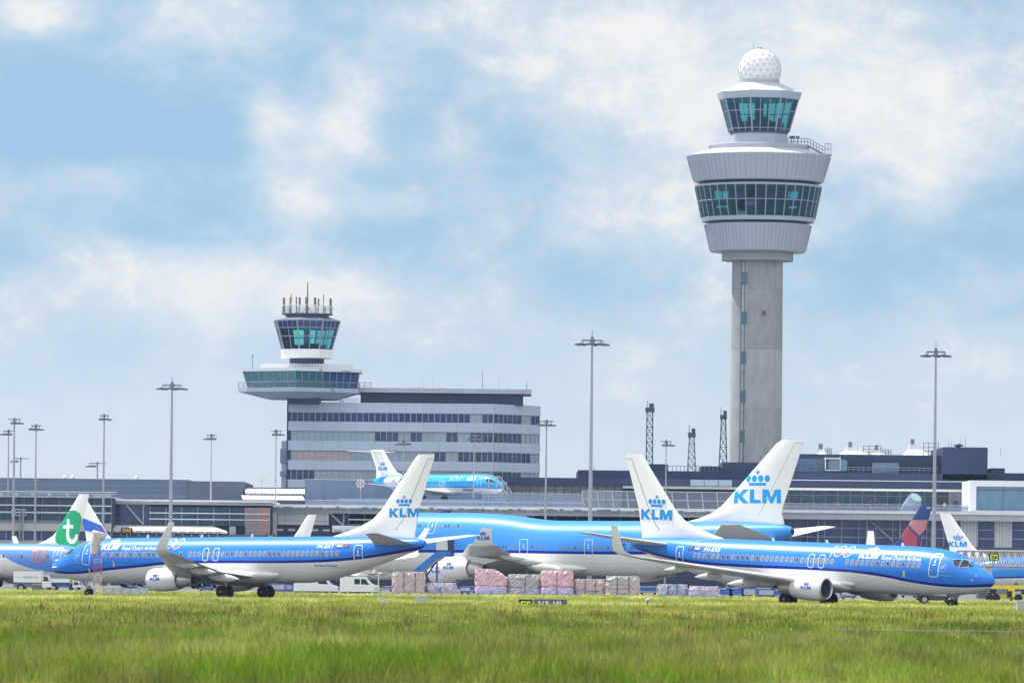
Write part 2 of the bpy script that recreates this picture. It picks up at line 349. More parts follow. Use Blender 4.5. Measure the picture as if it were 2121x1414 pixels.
class Aircraft:
    def __init__(s, sp, name, label, loc, rz, pitch=0, side=1, group=None, scale=1, cat='airliner'):
        s.sp = sp; s.side = side
        s.root = thing(name, label, cat, loc, 0, group, world=False)
        s.root.rotation_euler = (0, pitch, rz); s.root.scale = (scale,)*3
        F_ = sp['fus']; ds = [q[0] for q in F_]
        s.top = pchip(ds, [q[1] for q in F_]); s.bot = pchip(ds, [q[2] for q in F_]); s.hw = pchip(ds, [q[3] for q in F_]); s.L = ds[-1]
        s.fus(); 
    def zc(s, d): return s.bot(d)+.5*(s.top(d)-s.bot(d))
    def half(s, d, z):
        c = s.zc(d); h = max((s.top(d)-s.bot(d))/2, .01); q = min(1, abs(z-c)/h)
        return s.hw(d)*math.sqrt(max(0, 1-q*q))
    def surf(s, d, z, off=.015):
        c = s.zc(d); h = max((s.top(d)-s.bot(d))/2, .01); w = max(s.hw(d), .01); q = max(-1, min(1, (z-c)/h)); y = w*math.sqrt(1-q*q)
        ny, nz = y/(w*w)+1e-4, (q*h)/(h*h); l = math.hypot(ny, nz)
        return (-d, s.side*(y+off*ny/l), z+off*nz/l)
    def P(s, d0, z0):                      # decal mapping: u runs with the reading direction
        if s.side > 0: return lambda u, v: s.surf(d0+u, z0+v)
        return lambda u, v: s.surf(d0-u, z0+v)
    def fus(s):
        mb = MB(); rings = []; n = 110; k = 44
        for i in range(n+1):
            t = i/n; e = .5-.5*math.cos(math.pi*t); d = s.L*(.55*t+.45*e) if i else 0.0
            if t < .12: d *= (t/.12)**.8
            c = s.zc(d); h = max((s.top(d)-s.bot(d))/2, .004); w = max(s.hw(d), .004)
            rings.append([(-d, w*math.cos(2*math.pi*j/k), c+h*math.sin(2*math.pi*j/k)) for j in range(k)])
        mb.loft(rings, True, True); s.body = mb.build('fuselage', s.sp['mat'], s.root)
    def fin(s, m, lines=True):
        mb = MB(); rings = []
        for z, d, c, t in s.sp['fin']: rings.append([(-(d+a*c), b*t*c, z) for a, b in AF])
        mb.loft(rings, True, True); s.finob = mb.build('tail_fin', m, s.root)
        Q = s.sp['fin']; zs = [q[0] for q in Q]
        fd, fcn, ft = (plin(zs, [q[i] for q in Q]) for i in (1, 2, 3))
        def fn(d, z, off=.012):
            c = fcn(z); d = max(fd(z)+.04, min(d, fd(z)+c)); a = max(.0, min(1, (d-fd(z))/c)); return (-d, s.side*(yt(a)*ft(z)*c+off), z)
        s.fs = fn
        if lines:
            z0, z1 = zs[0]+.35*(zs[-1]-zs[0])*.3, zs[-1]-.4
            pth = [(fd(z)+fcn(z)*.7, z) for z in [z0+(z1-z0)*i/8 for i in range(9)]]; pth.append((fd(z1)+fcn(z1), z1))
            decal(ribbon2d(pth, .05), lambda u, v: fn(u, v), 'rudder_seam', mat('seam', (.3,.3,.3), .7), s.finob, .6)
    def FP(s, d0, z0):
        return (lambda u, v: s.fs(d0+u, z0+v)) if s.side > 0 else (lambda u, v: s.fs(d0-u, z0+v))
    def finlogo(s, d0, z0, h, m=None, crown=True):
        """d0 = station of the logo's left end as read"""
        decal(xf2d(klm2d(0, crown), h), s.FP(d0, z0), 'tail_logo', m or KBLUE, s.finob, .5)
    def wings(s, m=None, wl=None, fair=True):
        m = m or WINGG
        for mir in (1, -1):
            mb = MB(); wing_loft(mb, s.sp['wing'], mir); w = mb.build('wing', m, s.root)
            if 'winglet' in s.sp:
                mb = MB(); wing_loft(mb, s.sp['winglet'], mir); wo = mb.build('winglet', wl or AWHITE, s.root)
                if mir == s.side: s.wl = wo
            for (d, y, z, ln, rr) in s.sp.get('fairings', ()):
                mb = MB(); pr = [(0,.02),(.12,.55),(.3,.95),(.5,1),(.75,.7),(.92,.3),(1,.02)]
                mb.loft([[(-(d+ln*a), mir*(y+.55*rr*q*math.cos(t*math.pi/5)), z-(.25*a*ln*.25)+rr*q*math.sin(t*math.pi/5)) for t in range(10)] for a, q in pr])
                mb.build('flap_fairing', BGREY if False else m, w)
            mb = MB(); wing_loft(mb, s.sp['stab'], mir); mb.build('tailplane', s.sp.get('stabmat', m), s.root)
        if fair and 'belly' in s.sp:
            d0, d1, zt, zb, hw = s.sp['belly']; mb = MB(); rings = []
            for i in range(15):
                t = i/14; q = math.sin(math.pi*t)**.45 if 0 < t < 1 else .02; d = d0+(d1-d0)*t
                rings.append([(-d, hw*(.55+.45*q)*math.cos(a), (zt+zb)/2+(zt-zb)/2*q*math.sin(a)) for a in [2*math.pi*j/24 for j in range(24)]])
            mb.loft(rings); mb.build('belly_fairing', AWHITE, s.root)
    def engine(s, d, y, z, r, ln, logo=True, core=1.2, pyl=None, dark=True):
        mb = MB(); n = 32
        def ring(a, rr, fl=0.0): return [(-(d+a), y+rr*math.cos(2*math.pi*i/n), z+rr*math.sin(2*math.pi*i/n)*(1-(fl if math.sin(2*math.pi*i/n) < 0 else 0))) for i in range(n)]
        mb.loft([ring(a*ln, b*r, .05) for a, b in ((.05,.90),(.10,.955),(.2,.99),(.35,1.0),(.6,.98),(.8,.92),(1,.80))], False)
        mb.loft([ring(a*ln, b*r, .05) for a, b in ((1,.80),(1,.77),(.85,.80))], False)
        e = mb.build('engine', s.sp.get('cowl', AWHITE), s.root)
        mb = MB(); mb.loft([ring(a*ln, b*r, .05) for a, b in ((.05,.9),(.015,.85),(.0,.81),(.012,.77),(.06,.735))], False); mb.build('intake_lip', mat('lip_metal', (.55,.56,.58), .3, .6, .03), e)
        mb = MB(); mb.loft([ring(a*ln, b*r) for a, b in ((.06,.735),(.2,.74),(.34,.74))], False); mb.build('intake_duct', mat('duct', (.10,.105,.12), .6, .1), e)
        mb = MB(); mb.loft([ring(.33*ln, .74*r), ring(.335*ln, .2*r)], False)
        for k in range(20):
            a = 2*math.pi*k/20; mb.add([(-(d+.3*ln), y+.2*r*math.cos(a), z+.2*r*math.sin(a)), (-(d+.3*ln), y+.73*r*math.cos(a+.1), z+.73*r*math.sin(a+.1)), (-(d+.325*ln), y+.73*r*math.cos(a+.27), z+.73*r*math.sin(a+.27)), (-(d+.325*ln), y+.2*r*math.cos(a+.2), z+.2*r*math.sin(a+.2))], [(0,1,2,3)])
        mb.loft([ring(.33*ln, .22*r), ring(.27*ln, .16*r), ring(.22*ln, .01*r)], False); mb.build('fan', DSTEEL, e)
        mb = MB(); mb.loft([ring(.85*ln, .79*r), ring(.86*ln, .5*r)], False); mb.build('exhaust_duct', BLACK, e)
        mb = MB(); mb.loft([ring(.84*ln, .62*r), ring(ln*1.02, .62*r), ring(ln+core*.45, .56*r), ring(ln+core*.78, .45*r), ring(ln+core*.78, .41*r), ring(ln+core*.5, .41*r)], False); mb.build('exhaust_nozzle', STEEL, e)
        mb = MB(); mb.loft([ring(ln+core*.5, .34*r), ring(ln+core*.85, .22*r), ring(ln+core*1.2, .03*r)], False); mb.loft([ring(ln+core*.5, .36*r), ring(ln+core*.5, .3*r)], False); mb.build('exhaust_plug', DSTEEL, e)
        if logo and s.side*y > 0:
            def fn(u, v, off=.02):
                a = math.asin(max(-1, min(1, v/(r*.99)))); rr = r*1.0+off; return (-(u), y+s.side*rr*math.cos(a), z+rr*math.sin(a))
            h = r*.29; w = 3.94*h
            d0 = d+ln*.22 if s.side > 0 else d+ln*.28+w*.85
            decal(xf2d(klm2d(0), h*.85, 0, -r*.05), (lambda u, v: fn(d0+u, v)) if s.side > 0 else (lambda u, v: fn(d0-u, v)), 'engine_logo', DBLUE, e, .25)
        if pyl:
            (da, za), (db, zb), (dc, zc2), (dd, zd) = pyl; mb = MB(); w = .22 if r < 1.3 else .32
            pts = [(-da, za), (-db, zb), (-dc, zc2), (-dd, zd)]
            mb.prism([(p[0], p[1]) for p in pts], y-w, y+w); mb.build('pylon', s.sp.get('cowl', AWHITE), s.root)
        return e
    def gear(s, d, y, r, w, top, pairs=1, bog=(0,), spread=.43, dz=0):
        mb = MB(); mb.tube((-d, y, r+dz), (-d, y*.92, top), .13, .16, 8); mb.tube((-d, y, r*1.5+dz), (-d+.9, y*.8, top), .07, .07, 6)
        for b in bog: mb.tube((-d-b, y-spread, r+dz), (-d-b, y+spread, r+dz), .1, .1, 8)
        if len(bog) > 1: mb.tube((-d-bog[0], y, r+dz), (-d-bog[-1], y, r+dz), .12, .12, 8)
        gl = mb.build('landing_gear', mat('gear_grey', (.32,.33,.35), .5, .2), s.root)
        for b in bog:
            for q in (-1, 1):
                yy = y+q*spread; c = Vector((-d-b, yy, r+dz)); mb = MB(); n = 24
                def rg(rr, o): return [(c.x+rr*math.cos(2*math.pi*i/n), c.y+o, c.z+rr*math.sin(2*math.pi*i/n)) for i in range(n)]
                mb.loft([rg(.55*r,-w/2),rg(.86*r,-w/2),rg(.97*r,-w*.33),rg(r,0),rg(.97*r,w*.33),rg(.86*r,w/2),rg(.55*r,w/2)], True, True); wh = mb.build('wheel', TYRE, gl if False else s.root)
                mb = MB()
                for e in (-1, 1): mb.loft([rg(.55*r, e*(w/2+.004)), rg(.5*r, e*(w/2-.02)), rg(.2*r, e*(w/2-.04)), rg(.16*r, e*(w/2+.03)), rg(.02*r, e*(w/2+.03))], False, True)
                mb.build('rim', mat('rim_grey', (.42,.43,.45), .4, .3), wh)
    def windows(s, ds, z, w=.25, h=.38, frame=True, lean=0, m=None, dimp=None):
        for i, d in enumerate(ds):
            if frame: fo = decal(([(a, b) for a, b in rrect(w+.12, h+.12, .14)], [tuple(range(16))]), lambda u, v: s.surf(d+u, z+v, .012), 'cabin_window', CABFR, s.root, cuts=False)
            mm = m or (CABWIN if random.random() > .25 else mat('cabin_window_open', (.09,.09,.11), .12, var=.1))
            decal(([(a, b) for a, b in rrect(w, h, .1)], [tuple(range(16))]), lambda u, v: s.surf(d+u, z+v, .02), 'window_pane' if frame else 'cabin_window', mm, fo if frame else s.root, cuts=False)
    def door(s, d, z0, w, h, t=.07, handle=True, m=None, win=True):
        p = rrect(w, h, .22 if w > .6 else .18, 4); p = [(a, b+h/2) for a, b in p]
        o = decal(ribbon2d(p, t, True), lambda u, v: s.surf(d+u, z0+v, .022), 'cabin_door', m or DOORLINE, s.root, .25)
        if handle:
            q = join2d(xf2d((rrect(.38, .07, .02), [tuple(range(16))]), 1, 0, h*.52), xf2d((rrect(.12, .28, .03), [tuple(range(16))]), 1, 0, h*.66))
            decal(q, lambda u, v: s.surf(d+u, z0+v, .024), 'door_handle', DOORLINE, o, .3)
        return o
    def cockpit(s, polys, frame=.09):
        for p in polys:
            cx = sum(a for a, b in p)/len(p); cz = sum(b for a, b in p)/len(p)
            big = [(cx+(a-cx)*1.12, cz+(b-cz)*1.16) for a, b in p]
            fo = decal((big, [tuple(range(len(p)))]), lambda u, v: s.surf(u, v, .02), 'cockpit_window', mat('cockpit_frame', (.55,.56,.58), .4, var=0), s.root, .12)
            decal((p, [tuple(range(len(p)))]), lambda u, v: s.surf(u, v, .034), 'window_pane', CPIT, fo, .12)
    def letters(s, sh, d, z, name='lettering', m=None, label=None):
        return decal(sh, s.P(d, z), name, m or LWHITE, s.root, .3, label)
    def wlogo(s, h, d0, z0, m=None):
        Q = s.sp['winglet']; a, b = Q[1] if len(Q) > 2 else Q[0], Q[-1]
        def fn(u, v):
            z = z0+v; t = (z-a[2])/(b[2]-a[2]); y = a[1]+(b[1]-a[1])*t; return (-u, s.side*(y+.09), z)
        t0 = (z0-a[2])/(b[2]-a[2]); le = a[0]+(b[0]-a[0])*t0; ch = a[3]+(b[3]-a[3])*t0; h = .74*ch/3.94; d0 = le+.12*ch if s.side > 0 else le+.90*ch
        decal(xf2d(klm2d(0), h), (lambda u, v: fn(d0+u, v)) if s.side > 0 else (lambda u, v: fn(d0-u, v)), 'winglet_logo', DBLUE, s.wl, .4)

def spec737(p1=0.0, p2=0.0, wo=0.0, wt=0.0):
    q = lambda d: d+(p1 if d > 9 else 0)+(p2 if d > 24 else 0)
    fus = [(0,2.75,2.73,.02),(.12,3.02,2.46,.28),(.45,3.28,2.18,.55),(1.0,3.58,1.95,.86),(1.7,3.92,1.76,1.14),(2.4,4.32,1.62,1.36),(3.3,4.80,1.50,1.58),(4.6,5.08,1.40,1.77),(6.2,5.25,1.35,1.86),(8,5.29,1.34,1.88),(14,5.29,1.34,1.88),(25.5,5.29,1.34,1.88),(27.5,5.29,1.50,1.86),(30,5.28,1.98,1.70),(33,5.24,2.78,1.32),(36,5.12,3.70,.78),(37.6,5.0,4.2,.40),(38.0,4.85,4.4,.2)]
    fus = [(q(a),b,c,e) for a,b,c,e in fus]
    wing = [(13.2,1.2,1.75,8.6,.13),(13.9,1.9,1.85,7.9,.13),(16.0,5.8,2.25,5.4,.115),(22.3,17.0,3.70,1.65,.10)]
    wl = [(22.3,16.95,3.70,1.65,.09,(0,1)),(22.8,17.45,3.86,1.4,.07,(-.5,.86)),(23.2,17.66,4.2,1.1,.08,(-.96,.27)),(24.35,17.98,6.25,.62,.07,(-.99,.15))]
    fin = [(5.0,27.6,9.4,.03),(5.32,28.4,8.6,.05),(5.62,29.6,7.45,.06),(6.1,31.2,5.95,.075),(6.7,32.5,4.75,.085),(7.5,33.45,3.95,.09),(11.85,37.0,1.95,.09),(12.12,37.3,1.65,.08)]
    st = [(32.6,.3,4.55,4.6,.09),(33.3,.9,4.62,4.0,.09),(37.0,7.1,5.40,1.35,.08),(37.4,7.2,5.42,.95,.05)]
    fa = [(19.6,5.2,1.85,3.4,.38),(20.6,9.0,2.35,2.9,.32),(21.7,12.3,2.85,2.5,.27)]
    return dict(fus=fus, wing=[(q(a)+(wt if i == 3 else 0),*r) for i,(a,*r) in enumerate(wing)], winglet=[(q(a)+wo*i/3+wt*(1-i/3),*r) for i,(a,*r) in enumerate(wl)], fin=[(z,q(d),c,t) for z,d,c,t in fin], stab=[(q(a),*r) for a,*r in st], fairings=[(q(a),*r) for a,*r in fa], belly=(q(12.2),q(24.3),3.0,1.12,2.02), q=q)
W100 = []
def klmt(): 
    v, f = klm2d(0); v = [(a if y < 1.1 else 1.99+(a-1.99)*.95, y if y < 1.1 else 1.17+(y-1.26)*.72) for a, y in v]; return [(a+.28*y, y) for a, y in v], f
def hundred(sh=.12):
    def ell(cx, cy, rx, ry, a0=0, a1=360, n=20): return [(cx+rx*math.cos(R(a0+(a1-a0)*i/n))+sh*(cy+ry*math.sin(R(a0+(a1-a0)*i/n))), cy+ry*math.sin(R(a0+(a1-a0)*i/n))) for i in range(n)]
    one = ribbon2d([(.0,.95),(.26,1.18),(.18,.6),(.05,-.12)], .07)
    z1 = ribbon2d(ell(.85,.55,.5,.56), .062, True); z2 = ribbon2d(ell(2.0,.55,.5,.56), .062, True)
    return join2d(one, z1, z2)
def swoosh(): return ribbon2d([(.35,.22),(.8,.10),(1.3,.16),(1.8,.25),(2.25,.18),(2.5,.08)], .10)

def klm737(sp, name, label, loc, rz, pitch, side, reg, wdz, L, extra, a_ng=4.0, mg=19.6):
    q = sp['q']; blue = (.028,.205,.72)
    sp['mat'] = livery('paint_'+name, L, (.78,.78,.76), (.006,.012,.27), blue, [(0,2.32),(1.5,2.18),(3.2,2.13),(5,2.2),(q(7.4),2.42),(q(9.6),2.72),(q(12),2.92),(q(14),3.0),(q(26),3.03),(q(29.5),3.12),(q(33),3.42),(q(36),3.86),(L,4.2)], .23)
    a = Aircraft(sp, name, label, loc, rz, pitch, side, 'blue and white twin jets on the taxiway')
    a.fin(FINWHITE); a.wings(WINGG, AWHITE)
    eng = q(13.1)
    for y in (4.83, -4.83): a.engine(eng, y, 1.58, 1.04, 3.2, core=1.9, pyl=((eng+1.0,2.4),(eng+1.5,2.75),(eng+5.2,2.35),(eng+3.3,1.8)))
    a.gear(a_ng, 0, .36, .2, 1.7, spread=.2, dz=extra)
    mb = MB(); mb.bx(-a_ng-1.6, -a_ng-.3, -.5, -.44, .95+extra, 1.5); mb.bx(-a_ng-1.6, -a_ng-.3, .44, .5, .95+extra, 1.5); mb.build('gear_door', AWHITE, a.root)
    for y in (2.86, -2.86): a.gear(q(mg), y, .565, .4, 2.0, spread=.43)
    return a
def flags(a, d, z, order):
    """Dutch and European flag beside the registration"""
    for k, kind in enumerate(order):
        u0 = k*.72
        if kind == 'nl':
            for j, (nm, m) in enumerate((('flag_stripe', mat('flag_blue', (.02,.05,.3), .4, var=0)), ('flag_stripe', LWHITE), ('flag_stripe', RED))):
                decal(([(u0,.13*j),(u0+.5,.13*j),(u0+.53,.13*(j+1)),(u0+.03,.13*(j+1))], [(0,1,2,3)]), a.P(d, z), nm, m, a.root, .3)
        else:
            fo = decal(([(u0,0),(u0+.55,0),(u0+.55,.4),(u0,.4)], [(0,1,2,3)]), a.P(d, z), 'flag', NAVY, a.root, .3)
            P2 = a.P(d, z)
            sh = join2d(*[([(u0+.275+.13*math.cos(t)-.02, .2+.13*math.sin(t)-.02),(u0+.275+.13*math.cos(t)+.02, .2+.13*math.sin(t)-.02),(u0+.275+.13*math.cos(t)+.02, .2+.13*math.sin(t)+.02),(u0+.275+.13*math.cos(t)-.02, .2+.13*math.sin(t)+.02)], [(0,1,2,3)]) for t in [i*math.pi/6 for i in range(12)]])
            decal(sh, lambda u, v: tuple(Vector(P2(u, v))+Vector((0, a.side*.01, .002))), 'flag_emblem', YEL, fo, .4, cuts=False)
def klm_titles(a, dk, dr, dh, z, reg, dreg, sideflags, sky_d):
    a.letters(xf2d(klmt(), .47, 0, 0, .5), dk, z, 'lettering')
    a.letters(text2d('Royal Dutch Airlines', .47, .2, .003, 1.0), dr, z-.03, 'lettering')
    h = a.letters(xf2d(hundred(.3), .80, 0, .06, .78), dh, z, 'anniversary_logo')
    decal(xf2d(swoosh(), .80, 0, .06, .78), a.P(dh, z), 'logo_ribbon', mat('ribbon_red', (.6,.08,.12), .4), h, .3)
    a.letters(text2d(reg, .46, .15, .006, 1.12), dreg, z+.02, 'registration')
    c = sky_d; s = -1 if a.side < 0 else 1
    pts = [(.36*math.cos(i*math.pi/10), .36*math.sin(i*math.pi/10)) for i in range(20)]
    e = a.letters(join2d(ribbon2d(pts, .035, True), ribbon2d([(-.22,-.08),(0,.0),(.24,.12)], .07), ribbon2d([(-.22,.04),(0,.12),(.18,.22)], .05), ribbon2d([(-.18,-.2),(0,-.12),(.2,0)], .05)), c, 3.72, 'alliance_emblem', mat('emblem_pale', (.35,.5,.75), .4))
def reg_windows(a, d0, d1, skips, z=3.80, pitch=.508):
    n = int((d1-d0)/pitch); ds = []
    for i in range(n+1):
        d = d0+i*pitch
        if not any(x < d < y for x, y in skips): ds.append(d)
    a.windows(ds, z)
CPOLY = [[(3.32,4.34),(2.76,4.38),(2.70,3.78),(3.08,3.90)], [(2.66,4.37),(2.30,4.27),(2.05,3.83),(2.60,3.75)], [(2.24,4.16),(2.0,4.0),(1.70,3.84),(1.95,3.74)]]
# ---- left: longer twin jet seen from its port side
yaw = R(180-35.3); d0 = 510.4
ref(CX, HY)
sp = spec737(1.9, .7, .5, 1.25)
L9 = klm737(sp, 'narrowbody_airliner', 'blue and white twin jet, nose pointing left behind the windsock', (PX(110, d0), d0, -.22), yaw, R(.6), 1, 'PH-BXT', 3.8, 40.6, .15, 4.15)
klm_titles(L9, 6.8, 9.1, 13.45, 4.22, 'PH-BXT', 30.4, 0, 4.1)
flags(L9, 32.45, 4.24, ('nl', 'eu'))
reg_windows(L9, 7.2, 32.8, ((14.35,15.4),(15.9,16.55)))
L9.cockpit(CPOLY)
L9.door(5.25, 2.95, .86, 1.85); L9.door(34.65, 2.75, .80, 1.75, m=DOORLINE)
for d in (18.55, 19.7): L9.door(d, 3.25, .58, 1.05, .06, False)
L9.finlogo(37.0, 6.85, .76)
L9.wlogo(.33, 26.85, 4.55)
L9.letters(text2d('The Flying Dutchman', .26, .25, .005), 30.2, 2.72, 'lettering', DBLUE)
# yellow service marks and probes
for d, z in ((5.5, 2.35), (8.4, 3.0)): L9.letters((rrect(.16, .5, .03), [tuple(range(16))]), d, z, 'service_mark', YEL)
L9.letters(text2d('AIRFRANCE KLM', .16), 4.0, 3.05, 'lettering', mat('emblem_pale', (.35,.5,.75)))
for d, z in ((1.2,2.75),(1.35,3.35)): mb = MB(); p = L9.surf(d, z); mb.tube(p, (p[0]+.35, p[1]+.12, p[2]-.02), .04, .03); mb.build('probe', STEEL, L9.root)
for d in (10.5, 16.5, 22.0, 27.0):
    mb = MB(); wing_loft(mb, [(d, 0, 5.2, .34, .12, (1, 0)), (d+.16, 0, 5.55, .2, .12, (1, 0))]); mb.build('antenna', WHITE, L9.root)
# ---- right: twin jet seen from its starboard side
yaw = R(-38.8); d0 = 467.5
sp = spec737(0, -1.0, 1.4, .3)
R8 = klm737(sp, 'narrowbody_airliner', 'blue and white twin jet, nose pointing right with both engine intakes showing', (PX(2058, d0), d0, -.55), yaw, R(1.6), -1, 'PH-BXB', 3.8, 37.0, .43, 4.0, 18.4)
klm_titles(R8, 12.3, 10.05, 15.2, 4.16, 'PH-BXB', 28.2, 0, 4.0)
flags(R8, 29.9, 4.2, ('eu', 'nl'))
reg_windows(R8, 6.2, 29.4, ((13.7,14.5),))
R8.cockpit(CPOLY)
R8.door(4.75, 2.92, .86, 1.85); R8.door(30.8, 2.75, .80, 1.75)
for d in (15.9, 16.95): R8.door(d, 3.25, .58, 1.05, .06, False)
R8.finlogo(36.1, 6.65, .86)
R8.wlogo(.30, 24.35, 4.6)
R8.letters(text2d('AIRFRANCE KLM', .16), 4.3, 3.0, 'lettering', mat('emblem_pale', (.35,.5,.75)))
R8.letters((rrect(.18, .5, .05), [tuple(range(16))]), 7.6, 3.05, 'service_mark', YEL)
R8.letters(text2d('The Flying Dutchman', .26, .25, .005), 27.8, 2.72, 'lettering', DBLUE)
for d, z in ((1.25,3.1),(1.5,2.75)): mb = MB(); p = R8.surf(d, z); mb.tube(p, (p[0]+.25, p[1]-.12, p[2]+.02), .05, .03); mb.build('probe', STEEL, R8.root)
for d in (8.9, 16.5, 22.0):
    mb = MB(); wing_loft(mb, [(d, 0, 5.2, .34, .12, (1, 0)), (d+.16, 0, 5.55, .2, .12, (1, 0))]); mb.build('antenna', WHITE, R8.root)
# ---- four-engined jumbo
def spec747():
    fus = [(0,4.95,4.9,.03),(.3,5.7,4.25,.8),(1,6.5,3.6,1.5),(2,7.4,3.1,2.1),(3.2,8.5,2.8,2.55),(4.6,9.4,2.6,2.9),(6.5,10.0,2.45,3.1),(9,10.15,2.35,3.22),(12,10.2,2.3,3.25),(19,10.2,2.3,3.25),(23,10.1,2.3,3.25),(27,9.85,2.3,3.25),(31,9.4,2.3,3.25),(34,9.25,2.3,3.25),(40,9.25,2.3,3.25),(48,9.25,2.4,3.25),(52,9.25,2.9,3.1),(57,9.22,4.0,2.6),(62,9.15,5.4,1.9),(66,8.95,6.6,1.15),(68,8.75,7.25,.75),(68.6,8.5,7.5,.5)]
    wing = [(16.6,2.0,2.6,18,.13),(18.6,3.2,3.0,16.0,.13),(26.3,12,4.0,10.6,.11),(42.0,31.3,5.9,3.9,.09)]
    wl = [(42.2,31.2,5.9,3.7,.07,(0,1)),(43.2,31.75,6.15,2.7,.07,(-.8,.6)),(44.6,32.1,7.9,1.4,.06,(-.96,.2))]
    fin = [(8.9,52.0,15.5,.03),(9.25,53.2,14.2,.05),(9.6,54.8,12.5,.07),(10.3,56.8,10.3,.09),(11.2,58.2,9.1,.1),(18.9,66.2,3.9,.1),(19.3,66.9,3.2,.09)]
    st = [(56.5,.8,7.1,10.2,.1),(57.6,1.6,7.25,9.2,.1),(65.4,11.0,8.75,2.6,.08)]
    return dict(fus=fus, wing=wing, winglet=wl, fin=fin, stab=st, belly=(17.5,40,4.6,1.9,3.6), fairings=[(35.5,10,3.4,5.5,.6),(37.2,15.5,4.2,5,.55),(40,22,4.6,4.2,.45)])
sp = spec747(); sp['mat'] = livery('paint_jumbo', 68.6, (.80,.80,.76), (.006,.012,.30), (.055,.265,.72), [(0,4.0),(4,4.1),(10,4.9),(20,5.08),(48,5.05),(54,5.2),(58,5.0),(62,4.0),(68.6,3.0)], .36)
yaw = R(180-35.5); dt = 714; tx = PX(1640, dt); L = 68.6
J = Aircraft(sp, 'jumbo_airliner', 'long blue and white four-engined jumbo parked between the two nearer twin jets', (tx-L*math.cos(R(35.5)), dt+L*math.sin(R(35.5)), 0), yaw, 0, 1)
J.fin(FINWHITE); J.wings(mat('jumbo_wing', (.66,.66,.63), .35, var=.04), AWHITE)
J.finlogo(60.2, 11.5, 1.72, mat('logo_cyan', (0,.36,.78), .35, var=0))
J.wlogo(.5, 43.3, 6.5)
for y, d, z in ((20.8,30.8,3.05),(-20.8,30.8,3.05),(11.7,22.3,2.55),(-11.7,22.3,2.55)):
    J.engine(d, y, z, 1.5, 4.1, core=2.7, pyl=((d+1.2,z+1.35),(d+2.5,z+1.75),(d+8.5,z+1.1),(d+5.2,z+.3)))
J.gear(7.8, 0, .62, .45, 3.0, spread=.45)
for y, d in ((5.5,32.2),(-5.5,32.2),(1.9,35.3),(-1.9,35.3)): J.gear(d, y, .62, .45, 3.2, bog=(-.75,.75), spread=.56)
J.windows([i*.508+21.5 for i in range(62) if not any(x < i*.508+21.5 < y for x, y in ((29.4,31.2),(39.4,41.2),(24.3,25.2),(33.2,35.6)))], 5.85, .24, .36, False)
J.windows([i*.508+10.5 for i in range(20) if not 14.5 < i*.508+10.5 < 16.5], 8.5, .24, .36, False)
for d, z in ((30.3,4.65),(40.3,4.65),(15.5,7.5),(55.5,4.9)): J.door(d, z, 1.2, 2.2 if z < 7 else 1.7, .065)
J.letters(text2d('Royal Dutch Airlines', 0.82, .2, .01), 8.6, 6.5, 'lettering')
sh = ([(-.28+.28*0,0)], []); mb = MB(); mb.loft([[(-(68.55), .3*math.cos(t), 8.02+.33*math.sin(t)) for t in [i*math.pi/8 for i in range(16)]], [(-(68.75), .28*math.cos(t), 8.02+.3*math.sin(t)) for t in [i*math.pi/8 for i in range(16)]]]); mb.build('tail_exhaust', BLACK, J.root)
# ---- T-tailed regional jet on the viewing terrace roof
fus = [(0,2.35,2.3,.02),(.4,2.9,1.85,.5),(1,3.3,1.55,.85),(1.8,3.85,1.35,1.2),(2.8,4.25,1.22,1.45),(4.5,4.48,1.18,1.62),(6,4.5,1.17,1.65),(22,4.5,1.17,1.65),(25,4.48,1.5,1.55),(28,4.4,2.2,1.15),(30.5,4.2,2.9,.65),(32.3,3.9,3.2,.3)]
sp = dict(fus=fus, wing=[(11.0,.8,1.35,6.2,.12),(11.8,1.6,1.45,5.3,.12),(13.6,5,1.85,3.4,.11),(17.2,14,2.7,1.2,.1)], stab=[(30.0,.0,8.35,2.9,.1),(30.3,.5,8.4,2.6,.1),(32.6,5,8.5,1.2,.08)],
          fin=[(3.9,23.5,8.3,.04),(4.4,25.0,6.8,.07),(5.0,26.6,5.2,.09),(5.8,27.5,4.4,.1),(8.0,29.4,3.7,.1),(8.5,29.6,3.9,.09),(8.75,30.2,3.0,.05)], belly=(10,19.5,2.3,.95,1.7))
sp['mat'] = livery('paint_regional', 32.3, (.72,.71,.68), (.01,.04,.35), (.035,.36,.76), [(0,2.05),(6,2.2),(22,2.25),(25,2.2),(28,2.0),(32.3,1.5)], .1, dirt=.12)
d0 = 962; ref(900, 1010)
K = Aircraft(sp, 'regional_airliner', 'small T-tailed sky blue and white jet standing on the terminal roof terrace', (PX(1043, d0), d0, PZ(1036, d0)), R(-47), 0, -1)
K.fin(FINWHITE); K.wings(mat('regional_wing', (.6,.6,.58), .4))
K.finlogo(31.25, 5.3, .62, KBLUE)
for y in (2.75, -2.75):
    K.engine(22.0, y, 3.35, .82, 3.9, core=.9); mb = MB(); mb.prism([(-23, 3.2), (-23, 3.6), (-25.6, 3.55), (-25.6, 3.25)], min(y*.55, y*.75), max(y*.55, y*.75)); mb.build('pylon', AWHITE, K.root)
K.gear(3.6, 0, .33, .18, 1.5, spread=.18)
for y in (2.5, -2.5): K.gear(17.3, y, .5, .32, 1.6, spread=.3)
K.windows([6+i*.5 for i in range(36) if not 12.3 < 6+i*.5 < 13.4], 3.1, .24, .32, False, m=mat('window_blue_dark', (.03,.08,.2), .2))
for d in (13.0, 13.8): K.door(d, 2.5, .5, .95, .06, False)
K.door(4.3, 1.95, .8, 1.75, .06, False)
